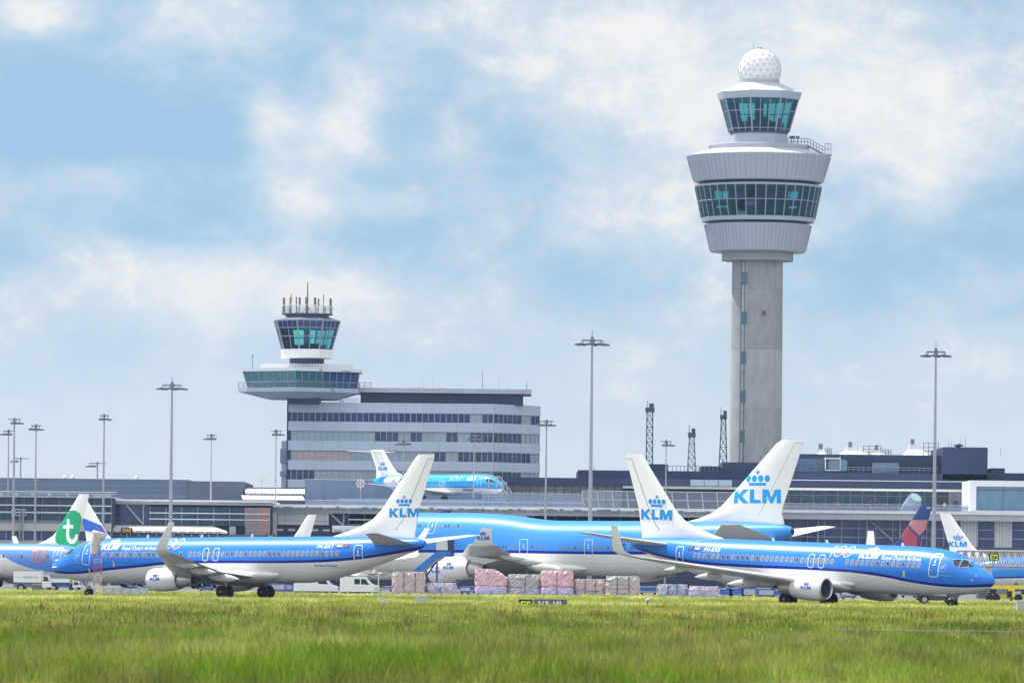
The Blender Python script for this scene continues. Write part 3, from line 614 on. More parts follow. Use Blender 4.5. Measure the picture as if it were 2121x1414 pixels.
K.letters(xf2d(klmt(), .5, 0, 0, .42), 7.4, 3.45, 'lettering'); K.letters(xf2d(hundred(.3), 1.05, 0, 0, .65), 11.7, 3.45, 'anniversary_logo'); K.letters(text2d('cityhopper', .62, .1, .02), 8.6, 1.75, 'lettering', NAVY)
K.cockpit([[(2.9,3.75),(2.45,3.78),(2.3,3.2),(2.8,3.15)], [(2.3,3.72),(1.7,3.5),(1.4,3.1),(2.15,3.18)], [(1.62,3.42),(1.3,3.22),(1.08,3.05),(1.3,2.98)]])
# ---- aircraft farther off
def far737(name, label, px, dd, yawdeg, side, paint, finmat, scale=1, at_tail=False, stabm=None, wl=True, group=None, py=1100, wingm=None, nacelles=True):
    sp = spec737(); sp['mat'] = paint
    if not wl: del sp['winglet']
    ref(px, py); yaw = R(yawdeg); x = PX(px, dd); y = dd
    if at_tail: x += 39*scale*math.cos(yaw); y += 39*scale*math.sin(yaw)
    a = Aircraft(sp, name, label, (x, y, 0), yaw, 0, side, group, scale)
    a.fin(finmat, False); a.wings(wingm or WINGG, AWHITE)
    if nacelles:
        for yy in (4.83, -4.83): a.engine(13.1, yy, 1.58, 1.04, 3.2, False, pyl=((14.1,2.4),(14.6,2.75),(18.3,2.35),(16.4,1.8)))
    a.gear(4.0, 0, .36, .2, 1.7, spread=.2)
    for yy in (2.86, -2.86): a.gear(19.6, yy, .565, .4, 2.0)
    a.windows([6.2+i*.508 for i in range(46)], 3.8, .25, .36, False)
    return a
# holiday airline jet, far left, pale blue over white
tp = livery('paint_holiday', 38, (.74,.74,.73), (.10,.24,.66), (.11,.27,.70), [(0,1.9),(4,1.95),(6,2.05),(8.3,2.4),(10.4,3.0),(12.3,3.8),(15,5.0),(18,6),(38,6)], .02)
T = far737('narrowbody_airliner', 'pale blue jet with large red-edged title letters at the far left', 212, 655, -30, -1, tp, mat('holiday_fin', (.11,.27,.70), .35, var=.02))
for nm, sz in (('title_outline', .055), ):
    o = T.letters(xf2d(text2d('TUI', 2.0, .16, .09, .95), .72, 0, 0, 1), 8.7, 3.15, nm, mat('title_red', (.55,.06,.1), .5)); P2 = T.P(8.7, 3.15)
    decal(xf2d(text2d('TUI', 2.0, .16, .02, .95), .72, 0, 0, 1), lambda u, v: tuple(Vector(P2(u, v))+Vector((0, -.02, .005))), 'lettering', mat('title_grey', (.33,.27,.27), .5), o, .3)
T.door(5.0, 3.0, .9, 1.85, .07, m=DOORLINE); pass
# green-badged tail
wp = livery('paint_white', 38, (.74,.74,.73), (.7,.7,.7), (.76,.76,.75), [(0,1),(10,1.2),(28,1.2),(38,1.3)], .02)
G = far737('narrowbody_airliner', 'white jet with a green badge and white letter t on its tail', 184, 745, 180-40, 1, wp, FINWHITE, at_tail=True)
gb = [(33.0,6.0),(32.9,6.9),(33.3,7.8),(34.1,8.7),(34.9,9.6),(35.5,10.05),(36.4,10.0),(37.2,9.6),(37.45,9.0),(37.3,7.8),(37.0,6.3),(36.7,5.0),(35.6,4.9),(34.5,5.1),(33.6,5.5)]
go = decal((gb, [tuple(range(len(gb)))]), lambda u, v: G.fs(u+.3, v, .05), 'tail_badge', mat('badge_green', (.0,.42,.16), .4, var=.02), G.finob, .5)
tt = [([(34.9,9.1),(35.4,9.1),(35.45,8.35),(36.1,8.25),(36.1,7.75),(35.4,7.8),(35.35,6.9),(35.5,6.4),(35.9,6.2),(36.3,6.45),(36.5,7.0),(36.95,6.9),(36.75,6.1),(36.2,5.65),(35.5,5.6),(34.95,6.0),(34.75,6.8),(34.8,7.75),(34.15,7.7),(34.1,8.15),(34.85,8.3)], [tuple(range(21))])]
decal(xf2d(tt[0], .92, 2.9, .55), lambda u, v: G.fs(u+.3, v, .09), 'letter_t', LWHITE, go, .3)
decal(([(35.0,5.6),(35.4,5.5),(36.3,4.95),(35.7,4.9)], [(0,1,2,3)]), lambda u, v: G.fs(u, v, .03), 'badge_wedge', mat('wedge_blue', (.02,.12,.55), .4), go, .4)
# blue-barred tail
E = far737('narrowbody_airliner', 'white jet with a broad blue bar across its tail, behind the green-badged tail', 159, 800, -38, -1, wp, FINWHITE, at_tail=True)
bar = [(33.4,9.0),(38.6,9.9),(38.1,7.9),(33.0,7.4)]
decal(([(32.55,7.15),(33.75,8.35),(38.3,9.7),(38.0,7.9)], [(0,1,2,3)]), lambda u, v: E.fs(u, v, .02), 'tail_bar', mat('bar_blue', (.02,.13,.62), .4), E.finob, .4)
# white tails with the crown logo
bp = livery('paint_blue_far', 38, (.74,.74,.72), (.01,.02,.3), (.03,.27,.74), [(0,2.4),(8,2.6),(14,2.9),(28,3.0),(38,4.1)], .2)
A1 = far737('narrowbody_airliner', 'smaller jet, only its white tail showing above the left twin jet', 655, 830, 180-38, 1, bp, FINWHITE, at_tail=True, scale=.88, group=None)
A1.finlogo(36.4, 5.2, .82)
A2 = far737('narrowbody_airliner', 'white-tailed blue jet on the right, right of the tall floodlight mast', 1946, 860, -34, -1, bp, FINWHITE, at_tail=True, scale=1.0)
A2.finlogo(37.4, 7.2, .80)
A3 = far737('narrowbody_airliner', 'blue jet with small windows entering at the right edge beyond the yellow loader', 1985, 725, 180-22, 1, bp, FINWHITE)
# purple tail behind the jumbo
pp = livery('paint_white2', 38, (.74,.74,.73), (.7,.7,.7), (.76,.76,.75), [(0,1),(10,1.2),(28,1.2),(38,1.3)], .02)
A4 = far737('narrowbody_airliner', 'jet with a dark violet tail tip over the jumbo hump', 934, 885, 180-40, 1, pp, mat('violet', (.03,.02,.18), .4), at_tail=True)
# red and blue tail on the right
dn = mat('tail_navy', (.010,.04,.17), .35, var=.05)
A5 = far737('narrowbody_airliner', 'jet with a red and dark blue tail left of the right-hand floodlight mast', 1932, 820, 180-42, 1, pp, dn, at_tail=True, scale=1.08)
cr = mat('tail_red', (.32,.045,.08), .4, var=.06); cp = mat('tail_pale_red', (.45,.18,.18), .4, var=.05)
for q, m in (([(34.4,9.95),(38.5,9.95),(38.35,9.1),(36.9,7.9),(35.6,8.9)], cp), ([(34.2,9.7),(35.4,8.75),(36.6,7.75),(36.4,5.2),(35.3,4.9),(33.9,7.8)], cr), ([(37.2,7.65),(38.1,8.35),(37.8,6.9)], cp), ([(37.15,7.5),(37.75,6.75),(37.3,5.0),(36.75,4.9)], cr)):
    decal((q, [tuple(range(len(q)))]), lambda u, v: A5.fs(u, v, .05), 'tail_panel', m, A5.finob, .25)
decal(text2d('164', .5), lambda u, v: A5.fs(37.9+u, 11.4+v, .03), 'fleet_number', LWHITE, A5.finob, .4)
# ------------------------------------------------------------------ buildings: materials
CLAD = mat('tower_cladding', (.39,.43,.49), .45, var=.03, scale=.3)
ROOFW = panel('roof_metal', (.60,.62,.65), (.4,.42,.45), 1.2, 60, .4, .04, .03)
SHAFT = panel('shaft_concrete', (.40,.41,.42), (.24,.26,.29), 40, 11.25, .85, .06, .14)
SPAN = panel('spandrel_panel', (.46,.54,.66), (.28,.34,.46), 3.0, 60, .55, .03, .04)
NAVYC = panel('dark_cladding', (.012,.030,.092), (.006,.015,.045), .45, 80, .5, .04, .08)
GREYC = panel('grey_cladding', (.16,.215,.33), (.09,.12,.18), 60, .9, .55, .05, .06)
GREYV = panel('grey_block_render', (.18,.235,.35), (.10,.13,.19), 4.5, 60, .7, .04, .05)
WALLP = panel('pale_wall_panel', (.50,.50,.52), (.24,.24,.27), 3.2, 1.35, .6, .05, .05)
RIBW = panel('ribbed_white', (.58,.59,.62), (.28,.30,.36), .55, 80, .6, .06, .04)
FASC = panel('fascia_panel', (.42,.44,.49), (.22,.24,.29), 2.8, 60, .5, .03, .04)
BEIGE = panel('beige_panel', (.47,.46,.45), (.3,.3,.3), 8, 60, .7, .05, .05)
BRICKM = panel('pale_brick', (.36,.36,.38), (.22,.22,.25), .8, .3, .8, .06, .08, .5)
LTEAL = glass('cab_glass', (.26,.70,.72), .10)
DARKTEAL = darkglass('pier_glass', (.010,.026,.080), (.014,.08,.12), .35, .06)
CURT = darkglass('curtain_glass', (.014,.028,.11), (.05,.07,.20), .35, .06, .2)
BOXG = darkglass('box_glass', (.03,.12,.2), (.05,.18,.28), 1.0, .05, .3)
SCREEN = glass('wind_screen', (.62,.68,.78), .14, .15, (.75,.82,.95))
W_NAVY = darkglass('window_navy', (.010,.025,.085), (.02,.04,.20), .3)
W_DARK = darkglass('window_dark', (.012,.03,.07), (.06,.10,.17), .3)
W_CURT = darkglass('window_curtain', (.20,.28,.34), (.42,.52,.54), .4, .2, 2.5)
W_PINK = darkglass('window_pink_blind', (.42,.31,.31), (.46,.35,.35), .5, .2)
W_ORNG = darkglass('window_brown', (.30,.20,.16), (.22,.2,.22), .5, .2)
FRM = mat('frame_grey', (.30,.34,.40), .5, .2); FRMD = mat('frame_dark', (.08,.10,.14), .5, .2); FRMT = mat('frame_teal', (.06,.25,.27), .5)
ROOFS = mat('roof_sheet_white', (.74,.74,.74), .6, var=.12, scale=.8)
SLABW = mat('slab_white', (.66,.67,.70), .6, var=.05)
INT = mat('interior_dark', (.03,.04,.06), .8, var=.2)
def wallseg(mb, p, q, z0, z1, t=.3, out=0.0):
    """upright slab along p-q, thickness t behind the face, pushed out towards the viewer by out"""
    dx, dy = q[0]-p[0], q[1]-p[1]; l = math.hypot(dx, dy); nx, ny = dy/l, -dx/l
    a = [(p[0]+nx*out, p[1]+ny*out), (q[0]+nx*out, q[1]+ny*out), (q[0]-nx*(t-out), q[1]-ny*(t-out)), (p[0]-nx*(t-out), p[1]-ny*(t-out))]
    return mb.hprism(a, z0, z1)
def lerp(p, q, t): return (p[0]+(q[0]-p[0])*t, p[1]+(q[1]-p[1])*t)
def curtain(par, p, q, z0, z1, cols, rows, gm, fm, fw=.12, name='window', pick=None, back=.25, transom=None, mid=False):
    """one window per bay, each with its own frame as a sub-part"""
    for i in range(cols):
        a, b = lerp(p, q, i/cols), lerp(p, q, (i+1)/cols)
        g_ = MB(); wallseg(g_, a, b, z0, z1, .05, -back)
        w = g_.build(name, (pick(i) if pick else gm), par)
        f_ = MB(); L = math.dist(a, b)
        wallseg(f_, a, lerp(a, b, fw/L), z0, z1, .3, 0)
        if i == cols-1: wallseg(f_, lerp(a, b, 1-fw/L), b, z0, z1, .3, 0)
        a2, b2 = lerp(a, b, fw/L*.6), lerp(a, b, .999 if i < cols-1 else 1-fw/L*.6)
        if rows == 1: wallseg(f_, a2, b2, z1-.12, z1-.01, .2, -.03)
        if mid: wallseg(f_, lerp(a, b, .5), lerp(a, b, .5+fw*.7/L), z0, z1, .2, -.02)
        for k in range(1, rows):
            zz = z0+(z1-z0)*(k/rows if not transom else transom[k-1]); wallseg(f_, a2, b2, zz-(.07 if rows > 2 or transom else .05), zz+.07, .22, -.02)
        f_.build('window_frame', fm, w)
# ================================================================== tall control tower
DT = 1086; ref(1567, 800); S = DT/F; TX = 501.6*S; TY = DT
tower = thing('control_tower', 'tall pale control tower with two glazed tiers and a white domed top', 'control tower', (TX, TY, 0))
def lp(pr): return [(hw*S, PZ(py, DT)) for py, hw in pr]
c = (TX, TY, 0)
mb = MB(); mb.lathe([(55*S, 0)]+lp([(541,52.5)]), c, 48); sh = mb.build('shaft', SHAFT, tower)
mb = MB(); mb.lathe(lp([(541,74),(521,74)]), c, 32, sm=False); mb.build('collar', CONC, tower)
mb = MB(); mb.lathe(lp([(523,97),(521,99),(467,111),(466,108)]), c, 40, sm=False)
for k in range(80):
    a = 2*math.pi*k/80; mb.tube((TX+99.6*S*math.cos(a), TY+99.6*S*math.sin(a), PZ(520,DT)), (TX+111.4*S*math.cos(a), TY+111.4*S*math.sin(a), PZ(468,DT)), .05, n=4, sm=False)
mb.build('lower_cladding_ring', CLAD, tower)
mb = MB(); mb.lathe(lp([(466.5,101),(460,101)]), c, 40); mb.lathe(lp([(386,118),(377.8,118)]), c, 40); mb.build('shadow_gap', mat('gap_dark', (.03,.04,.06), .7), tower)
mb = MB(); mb.lathe(lp([(461,116),(455,117.5),(452,117.8)]), c, 38, sm=False); mb.lathe(lp([(390,131),(386,132.5),(385,128)]), c, 38, sm=False); mb.build('glazing_band', CLAD, tower)
mb = MB(); mb.lathe(lp([(455,112),(454,112)]), c, 38); mb.lathe(lp([(389,124),(388,124)]), c, 38); mb.lathe(lp([(421,100),(420,116),(419.5,116),(418,100)]), c, 38); mb.build('floor_slab', INT, tower)
mb = MB(); mb.lathe(lp([(454,62),(389,62)]), c, 24)
for k in range(38):
    if k % 3 != 1: a = 2*math.pi*(k+.5)/38; mb.box((TX+96*S*math.cos(a), TY+96*S*math.sin(a), PZ(446,DT)), (1.2, 1.6, 1.4+.5*(k % 2)), a)
mb.build('interior_core', INT, tower)
NF = 38
def ringpt(hw, py, a): return (TX+hw*S*math.cos(a), TY+hw*S*math.sin(a), PZ(py, DT))
for k in range(NF):
    a, b = 2*math.pi*k/NF, 2*math.pi*(k+1)/NF
    g_ = MB(); g_.add([ringpt(117.5,454,a), ringpt(117.5,454,b), ringpt(130.7,389,b), ringpt(130.7,389,a)], [(0,1,2,3)])
    w = g_.build('window', LTEAL, tower, fix=False); f_ = MB()
    f_.tube(ringpt(117.9,453.5,a), ringpt(131.2,389.5,a), .11, n=4, sm=False)
    f_.tube(ringpt(124.7,419.5,a), ringpt(124.7,419.5,b), .09, n=4, sm=False); f_.build('window_frame', FRM, w)
mb = MB(); mb.lathe(lp([(379.5,130),(378,134),(326,149),(324.5,147)]), c, 40, sm=False)
for k in range(80):
    a = 2*math.pi*k/80; mb.tube((TX+134.5*S*math.cos(a), TY+134.5*S*math.sin(a), PZ(377,DT)), (TX+149.3*S*math.cos(a), TY+149.3*S*math.sin(a), PZ(327,DT)), .05, n=4, sm=False)
mb.build('upper_cladding_ring', CLAD, tower)
mb = MB(); mb.lathe(lp([(324.5,147.5),(313,110)]), c, 40, sm=False); mb.build('ring_roof', ROOFW, tower)
mb = MB(); mb.lathe(lp([(313.5,103),(303,103),(302,101),(303,99)]), c, 40, sm=False)
for k in range(96): mb.tube(ringpt(103.3, 304, 2*math.pi*k/96), ringpt(103.3, 312, 2*math.pi*k/96), .05, n=4)
mb.build('parapet', FASC, tower)
mb = MB(); mb.lathe(lp([(313,62),(279,60)]), c, 8, R(-60), sm=False)
mb.build('cab_base', CLAD, tower)
mb = MB(); mb.lathe(lp([(279,61.5),(275,61.5)]), c, 8, R(-60), sm=False); mb.build('cab_sill', FRMD, tower)
mb = MB(); mb.lathe(lp([(274.9,56),(274,56)]), c, 24); mb.lathe(lp([(274,9),(210,9)]), c, 12)
for k in range(8):
    a = R(-60+22.5+45*k); mb.box((TX+44*S*math.cos(a), TY+44*S*math.sin(a), PZ(262,DT)), (.9, 3.0, 1.3), a)
    mb.box((TX+44*S*math.cos(a+.15), TY+44*S*math.sin(a+.15), PZ(250,DT)), (.3, .9, .8), a)
mb.build('cab_interior', INT, tower)
A8 = [R(-60+45*k) for k in range(9)]
for k in range(8):
    a, b = A8[k], A8[k+1]
    P0, P1 = Vector(ringpt(63.5,275,a)), Vector(ringpt(63.5,275,b)); P3, P2 = Vector(ringpt(83,207,a)), Vector(ringpt(83,207,b))
    g_ = MB(); g_.add([P0, P1, P2, P3], [(0,1,2,3)]); w = g_.build('window', LTEAL, tower, fix=False); f_ = MB()
    f_.tube(P0, P3, .17, n=6); 
    for t in (1/3, 2/3): f_.tube(P0.lerp(P1, t), P3.lerp(P2, t), .09, n=4, sm=False)
    for t in (.09, .62, 1.0): f_.tube(P0.lerp(P3, t), P1.lerp(P2, t), .09, n=4, sm=False)
    f_.build('window_frame', FRM, w)
mb = MB(); mb.lathe(lp([(207,83),(206.8,20)]), c, 8, R(-60), sm=False); mb.build('cab_ceiling', INT, tower)
mb = MB(); mb.lathe(lp([(208.5,84),(207.5,86.5),(194,90),(192.5,89)]), c, 8, R(-60), sm=False); mb.build('roof_fascia', CLAD, tower)
mb = MB(); mb.lathe(lp([(192.6,84),(175,47),(174,44)]), c, 8, R(-60), sm=False)
for k in range(8):
    for t in (0, .25, .5, .75):
        p = Vector(ringpt(84,192.5,A8[k])).lerp(Vector(ringpt(84,192.5,A8[k+1])), t); q = Vector(ringpt(47,175,A8[k])).lerp(Vector(ringpt(47,175,A8[k+1])), t); mb.tube(p, q, .06, n=4)
mb.build('cab_roof', ROOFW, tower)
mb = MB(); mb.lathe(lp([(175.5,42),(168,42)]), c, 24); mb.build('dome_base', CLAD, tower)
bm = bmesh.new(); bmesh.ops.create_icosphere(bm, subdivisions=3, radius=44.5*S)
bmesh.ops.rotate(bm, verts=bm.verts, cent=(0,0,0), matrix=Matrix.Rotation(.35, 3, 'X') @ Matrix.Rotation(.5, 3, 'Z'))
bmesh.ops.bisect_plane(bm, geom=bm.verts[:]+bm.edges[:]+bm.faces[:], plane_co=(0,0,-23*S), plane_no=(0,0,-1), clear_outer=True)
zc = PZ(145.5, DT); dome = MB(); dome.add([(v.co.x+TX, v.co.y+TY, v.co.z+zc) for v in bm.verts], [tuple(v.index for v in q.verts) for q in bm.faces] if not bm.verts.index_update() else [])
dm = dome.build('radar_dome', mat('dome_white', (.80,.81,.82), .4, var=.02), tower); st = MB()
for e in bm.edges:
    p, q = (Vector((v.co.x+TX, v.co.y+TY, v.co.z+zc)) for v in e.verts); st.tube(p, q, .032, n=4, sm=False)
for v in bm.verts: st.box((v.co.x*1.005+TX, v.co.y*1.005+TY, v.co.z*1.005+zc), (.17,.17,.17))
bm.free(); st.build('dome_frame', mat('dome_strut', (.42,.42,.44), .5), dm)
mb = MB(); mb.lathe([(.5, PZ(102,DT)), (.5, PZ(99.5,DT))], (TX,TY,0), 12); mb.tube((TX-1.2,TY,PZ(103,DT)), (TX-1.2,TY,PZ(92,DT)), .03); mb.build('dome_hatch', DSTEEL, dm)
# balcony stair on the ring roof, right
mb = MB(); y0 = TY-2; X_ = lambda px: ((px-CX)-TR*(HY-300))*S; Zp = lambda py: PZ(py, DT)
def rail(pts, h, posts, r=.05):
    for t in (0, .5, 1): 
        for i in range(len(pts)-1): mb.tube((pts[i][0], y0, pts[i][1]+h*t), (pts[i+1][0], y0, pts[i+1][1]+h*t), r, n=4)
    for i in range(len(pts)-1):
        for k in range(posts+1): u = k/posts; x = pts[i][0]+(pts[i+1][0]-pts[i][0])*u; z = pts[i][1]+(pts[i+1][1]-pts[i][1])*u; mb.tube((x, y0, z), (x, y0, z+h), r, n=4)
rail([(X_(1632),Zp(301)),(X_(1672),Zp(301))], 1.2, 6); rail([(X_(1672),Zp(301)),(X_(1708),Zp(320))], 1.2, 6); rail([(X_(1708),Zp(320)),(X_(1720),Zp(320))], 2.0, 2)
mb.bx(X_(1632), X_(1675), y0, y0+1.5, Zp(303), Zp(302)); mb.prism([(X_(1672),Zp(302)),(X_(1672),Zp(304)),(X_(1708),Zp(323)),(X_(1722),Zp(323)),(X_(1722),Zp(321)),(X_(1708),Zp(321))], y0, y0+1)
for px in (1637, 1642, 1651): mb.tube((X_(px), y0, Zp(302)), (X_(px), y0, Zp(284)), .07); mb.box((X_(px), y0, Zp(285)), (.7,.4,.4))
mb.build('balcony_stair', DGALV, tower)
# shaft slot with windows
sx0, sx1 = ((1533-CX)-TR*(HY-750))*S, ((1546-CX)-TR*(HY-750))*S; mb = MB()
ys = TY-math.sqrt((53.4*S)**2-((sx0+sx1)/2-TX)**2); sl = MB()
mb.bx(sx0, sx1, ys-.12, ys+1.2, 0, PZ(545,DT)); slot = mb.build('window_strip', mat('strip_pale', (.42,.43,.44), .7), tower)
for k in range(5):
    za, zb = PZ(567+81.3*k, DT), PZ(592.5+81.3*k, DT)
    for q in (0, .55): m2 = MB(); m2.bx(sx0+(sx1-sx0)*(.05+q), sx0+(sx1-sx0)*(.38+q), ys-.18, ys-.14, zb, za); m2.build('window', mat('slot_glass', (.03,.14,.2), .15, var=.1), tower)
mb = MB(); mb.bx(sx0-.16, sx0, ys-.25, ys+1.5, 0, PZ(545,DT)); 
for t in (.40, .52): mb.bx(sx0+(sx1-sx0)*t, sx0+(sx1-sx0)*t+.07, ys-.2, ys-.12, 0, PZ(545,DT))
for k in range(10): mb.bx(sx0, sx1, ys-.16, ys-.12, PZ(571+40.6*k,DT)-.05, PZ(571+40.6*k,DT)+.02)
mb.build('strip_joint', mat('joint_dark', (.12,.13,.15), .8), slot)
mb = MB(); mb.box((((1580.5-CX)-TR*(HY-650))*S, TY-53*S-.2, PZ(650,DT)), (.45,.5,.9)); mb.build('obstruction_light', mat('lamp_red', (.25,.03,.03), .4), tower)
# ================================================================== office block
DO = 1080; ref(850, 900); SO = DO/F
A_, B_, C_ = (PX(597,DO), DO), (PX(1022,DO), DO-1.5), (PX(1118,DO+9), DO+9)
ob = thing('office_building', 'long pale office block with five ribbon window rows, dark penthouse on top', 'office building', (A_[0], DO+6, 0))
zz = lambda py: PZ(py, DO)
mb = MB(); mb.hprism([(A_[0]-.3,DO+.8),(B_[0],B_[1]+1.2),(C_[0]-.8,C_[1]+.6),(C_[0]-.8,DO+24),(A_[0]-.3,DO+24)], 0, zz(837)); mb.build('wall', mat('wall_dark', (.05,.07,.11), .8), ob)  # plain dark building body behind the spandrels and windows
for a, b in ((835,855.5),(874.5,894),(914.5,934.5),(955,974.5),(995,1012)):
    mb = MB(); wallseg(mb, A_, B_, zz(b), zz(a), .8, .15); wallseg(mb, (B_[0]+.02,B_[1]), C_, zz(b), zz(a), .8, .12); wallseg(mb, (C_[0], C_[1]+.1), (C_[0]+.01, C_[1]+14), zz(b), zz(a), .5, 0)
    mb.build('spandrel', SPAN, ob)
def pickrow(r):
    def f(i):
        x = i/17
        if r == 0: return W_NAVY if x < .85 else random.choice([W_DARK, W_CURT, W_ORNG, W_CURT])
        if r == 1: return W_CURT if x < .30 else random.choice([W_CURT, W_DARK]) if x < .62 else W_DARK if random.random() < .7 else W_CURT
        if r == 2: return W_PINK if x < .26 else W_CURT if x < .55 else W_DARK if random.random() < .6 else W_CURT
        return W_DARK if x < .1 else random.choice([W_CURT, W_CURT, W_DARK])
    return f
for r, (a, b) in enumerate(((855.5,874.5),(894,914.5),(934.5,955),(974.5,995))):
    curtain(ob, (A_[0]+.5, A_[1]), B_, zz(b), zz(a), 17, 1, W_DARK, FRM, .16, pick=pickrow(r), back=.12, mid=True)
    pr = [W_DARK, W_DARK, W_DARK, random.choice([W_CURT, W_NAVY]), W_NAVY if r == 0 else W_CURT]
    curtain(ob, (B_[0]+.02, B_[1]), (C_[0], C_[1]), zz(b), zz(a), 5, 1, W_DARK, FRM, .16, pick=lambda i: pr[i], back=.12, mid=True)
mb = MB(); mb.bx(PX(745,DO), PX(1083,DO), DO+3, DO+16, zz(836), zz(812.5)); ph = mb.build('penthouse', NAVYC, ob)
mb = MB(); mb.bx(PX(727,DO), PX(1100,DO), DO+1.5, DO+18, zz(812.5), zz(803)); mb.build('penthouse_roof', FASC, ob)
for px, w in ((866,22),(911,21)):
    mb = MB(); mb.bx(PX(px-w/2,DO), PX(px+w/2,DO), DO+6, DO+9, zz(801), zz(798)); mb.bx(PX(px-w/2+2,DO), PX(px+w/2-2,DO), DO+6.3, DO+8.7, zz(803), zz(801)); mb.build('roof_vent', DWHITE, ob)
for px, a, b in ((998,764,803),(1090,785,803),(876,772,803),(895,776,803),(1032,770,803)):
    mb = MB(); r = .07 if px in (998,1090) else .02; mb.tube((PX(px,DO), DO+5, zz(b)), (PX(px,DO), DO+5, zz(a)), r, r*.6); mb.build('roof_aerial', DGALV, ob)
mb = MB(); wallseg(mb, (PX(582,DO),DO+3), (PX(595,DO),DO+3), 0, zz(915), 6); an = mb.build('stair_annex', SPAN, ob)
for a, b in ((931,961),(978,988)): mb = MB(); wallseg(mb, (PX(579.5,DO),DO+2.7), (PX(593,DO),DO+2.7), zz(b), zz(a), 5); mb.build('window', BOXG, ob)
mb = MB()
for i in range(22):
    x = PX(636+i*5,DO); mb.tube((x, DO+.6, zz(835)), (x, DO+.6, zz(826)), .04, n=4)
for py in (826,830): mb.tube((PX(636,DO), DO+.6, zz(py)), (PX(742,DO), DO+.6, zz(py)), .04, n=4)
mb.build('roof_railing', GALV, ob)
# ================================================================== old control tower on the block
DQ = 1076; ref(640, 740); SQ = DQ/F; QX = ((634.5-CX)-TR*(HY-690))*SQ; QY = DQ+4
zq = lambda py: PZ(py, DQ); xq = lambda px: PX(px, DQ)
ot = thing('old_control_tower', 'squat older control tower with green glass, on a jutting deck above the office block', 'control tower', (QX, QY, zq(835)))
def lq(pr): return [(hw*SQ, zq(py)) for py, hw in pr]
cq = (QX, QY, 0)
top = [(xq(492),QY-1),(xq(512),QY-3.5),(xq(613),QY-9.5),(xq(742),QY-2.5),(xq(745),QY+3),(xq(700),QY+12),(xq(520),QY+12)]
bot = [(xq(548),QY-.5),(xq(560),QY-1.5),(xq(622),QY-5),(xq(700),QY-1.5),(xq(702),QY+2),(xq(690),QY+9),(xq(560),QY+9)]
mb = MB(); mb.hprism(top, zq(812), zq(803.5)); mb.hprism(bot, zq(825), zq(812), [(a*.999, b) for a, b in top]); mb.build('deck', mat('deck_concrete', (.36,.43,.53), .7, var=.05), ot)
mb = MB(); mb.hprism([(xq(596),QY-4),(xq(662),QY-4),(xq(662),QY+8),(xq(596),QY+8)], zq(836), zq(824)); mb.build('deck_support', NAVYC, ot)
gt = [(xq(502),QY-.5),(xq(613),QY-7.5),(xq(741),QY-1.5),(xq(741),QY+9),(xq(502),QY+9)]; gb_ = [(xq(512),QY-.2),(xq(614),QY-6.3),(xq(737),QY-1),(xq(737),QY+8.5),(xq(512),QY+8.5)]
GREENG = darkglass('deck_glass', (.03,.14,.16), (.06,.20,.22), 1.0, .05, .8); BLUEG = darkglass('deck_glass_blue', (.02,.06,.16), (.04,.12,.28), 1.0, .05)
for s0, n in ((0, 7), (1, 9)):
    for i in range(n):
        P0, P1 = lerp(gb_[s0], gb_[s0+1], i/n), lerp(gb_[s0], gb_[s0+1], (i+1)/n); P3, P2 = lerp(gt[s0], gt[s0+1], i/n), lerp(gt[s0], gt[s0+1], (i+1)/n)
        V_ = [Vector((*P0, zq(803))), Vector((*P1, zq(803))), Vector((*P2, zq(769))), Vector((*P3, zq(769)))]
        m_ = MB(); m_.add(V_, [(0,1,2,3)]); w = m_.build('window', GREENG if s0 == 0 or i < 4 else BLUEG, ot, fix=False)
        f_ = MB(); f_.tube(V_[0]-Vector((0,.05,0)), V_[3]-Vector((0,.05,0)), .10, n=4); z_ = .36; a2 = V_[0].lerp(V_[3], z_); b2 = V_[1].lerp(V_[2], z_); f_.tube(a2, b2, .10, n=4); f_.build('window_frame', FRM, w)
mb = MB(); mb.hprism([(a, b+.5) for a, b in gb_], zq(803), zq(769.5), [(a, b+.5) for a, b in gt]); mb.build('deck_room', INT, ot)
mb = MB(); mb.hprism([(xq(500),QY-1),(xq(613),QY-8.2),(xq(748),QY-2),(xq(748),QY+10),(xq(500),QY+10)], zq(769.3), zq(763)); mb.build('deck_roof', SLABW, ot)
mb = MB(); mb.hprism([(xq(539),QY-1),(xq(668),QY-3.5),(xq(730),QY),(xq(728),QY+8),(xq(540),QY+8)], zq(763), zq(752.5)); mb.bx(xq(703), xq(728), QY-4, QY-3.2, zq(766.5), zq(764)); mb.build('roof_block', SLABW, ot)
mb = MB()
rp = [(xq(493),QY-.8),(xq(613),QY-9.2),(xq(744),QY-2.3)]
for s0, n in ((0, 11), (1, 12)):
    for i in range(n+1):
        p = lerp(rp[s0], rp[s0+1], i/n); mb.tube((*p, zq(803.5)), (*p, zq(792)), .05, n=4)
    for py in (792, 796, 800): mb.tube((*rp[s0], zq(py)), (*rp[s0+1], zq(py)), .05 if py == 792 else .03, n=4)
for i in range(14): x = xq(600+i*6); mb.tube((x, QY-4.5, zq(763)), (x, QY-4.5, zq(753)), .03, n=4)
for py in (753, 757): mb.tube((xq(600), QY-4.5, zq(py)), (xq(668), QY-4.5, zq(py)), .03, n=4)
for px in (745, 755, 768): mb.tube((xq(px), QY-1, zq(803)), (xq(px), QY-1, zq(790)), .05, n=4)
for py in (790, 796): mb.tube((xq(742), QY-1, zq(py)), (xq(770), QY-1, zq(py)), .04, n=4)
mb.build('deck_railing', DGALV, ot)
mb = MB()
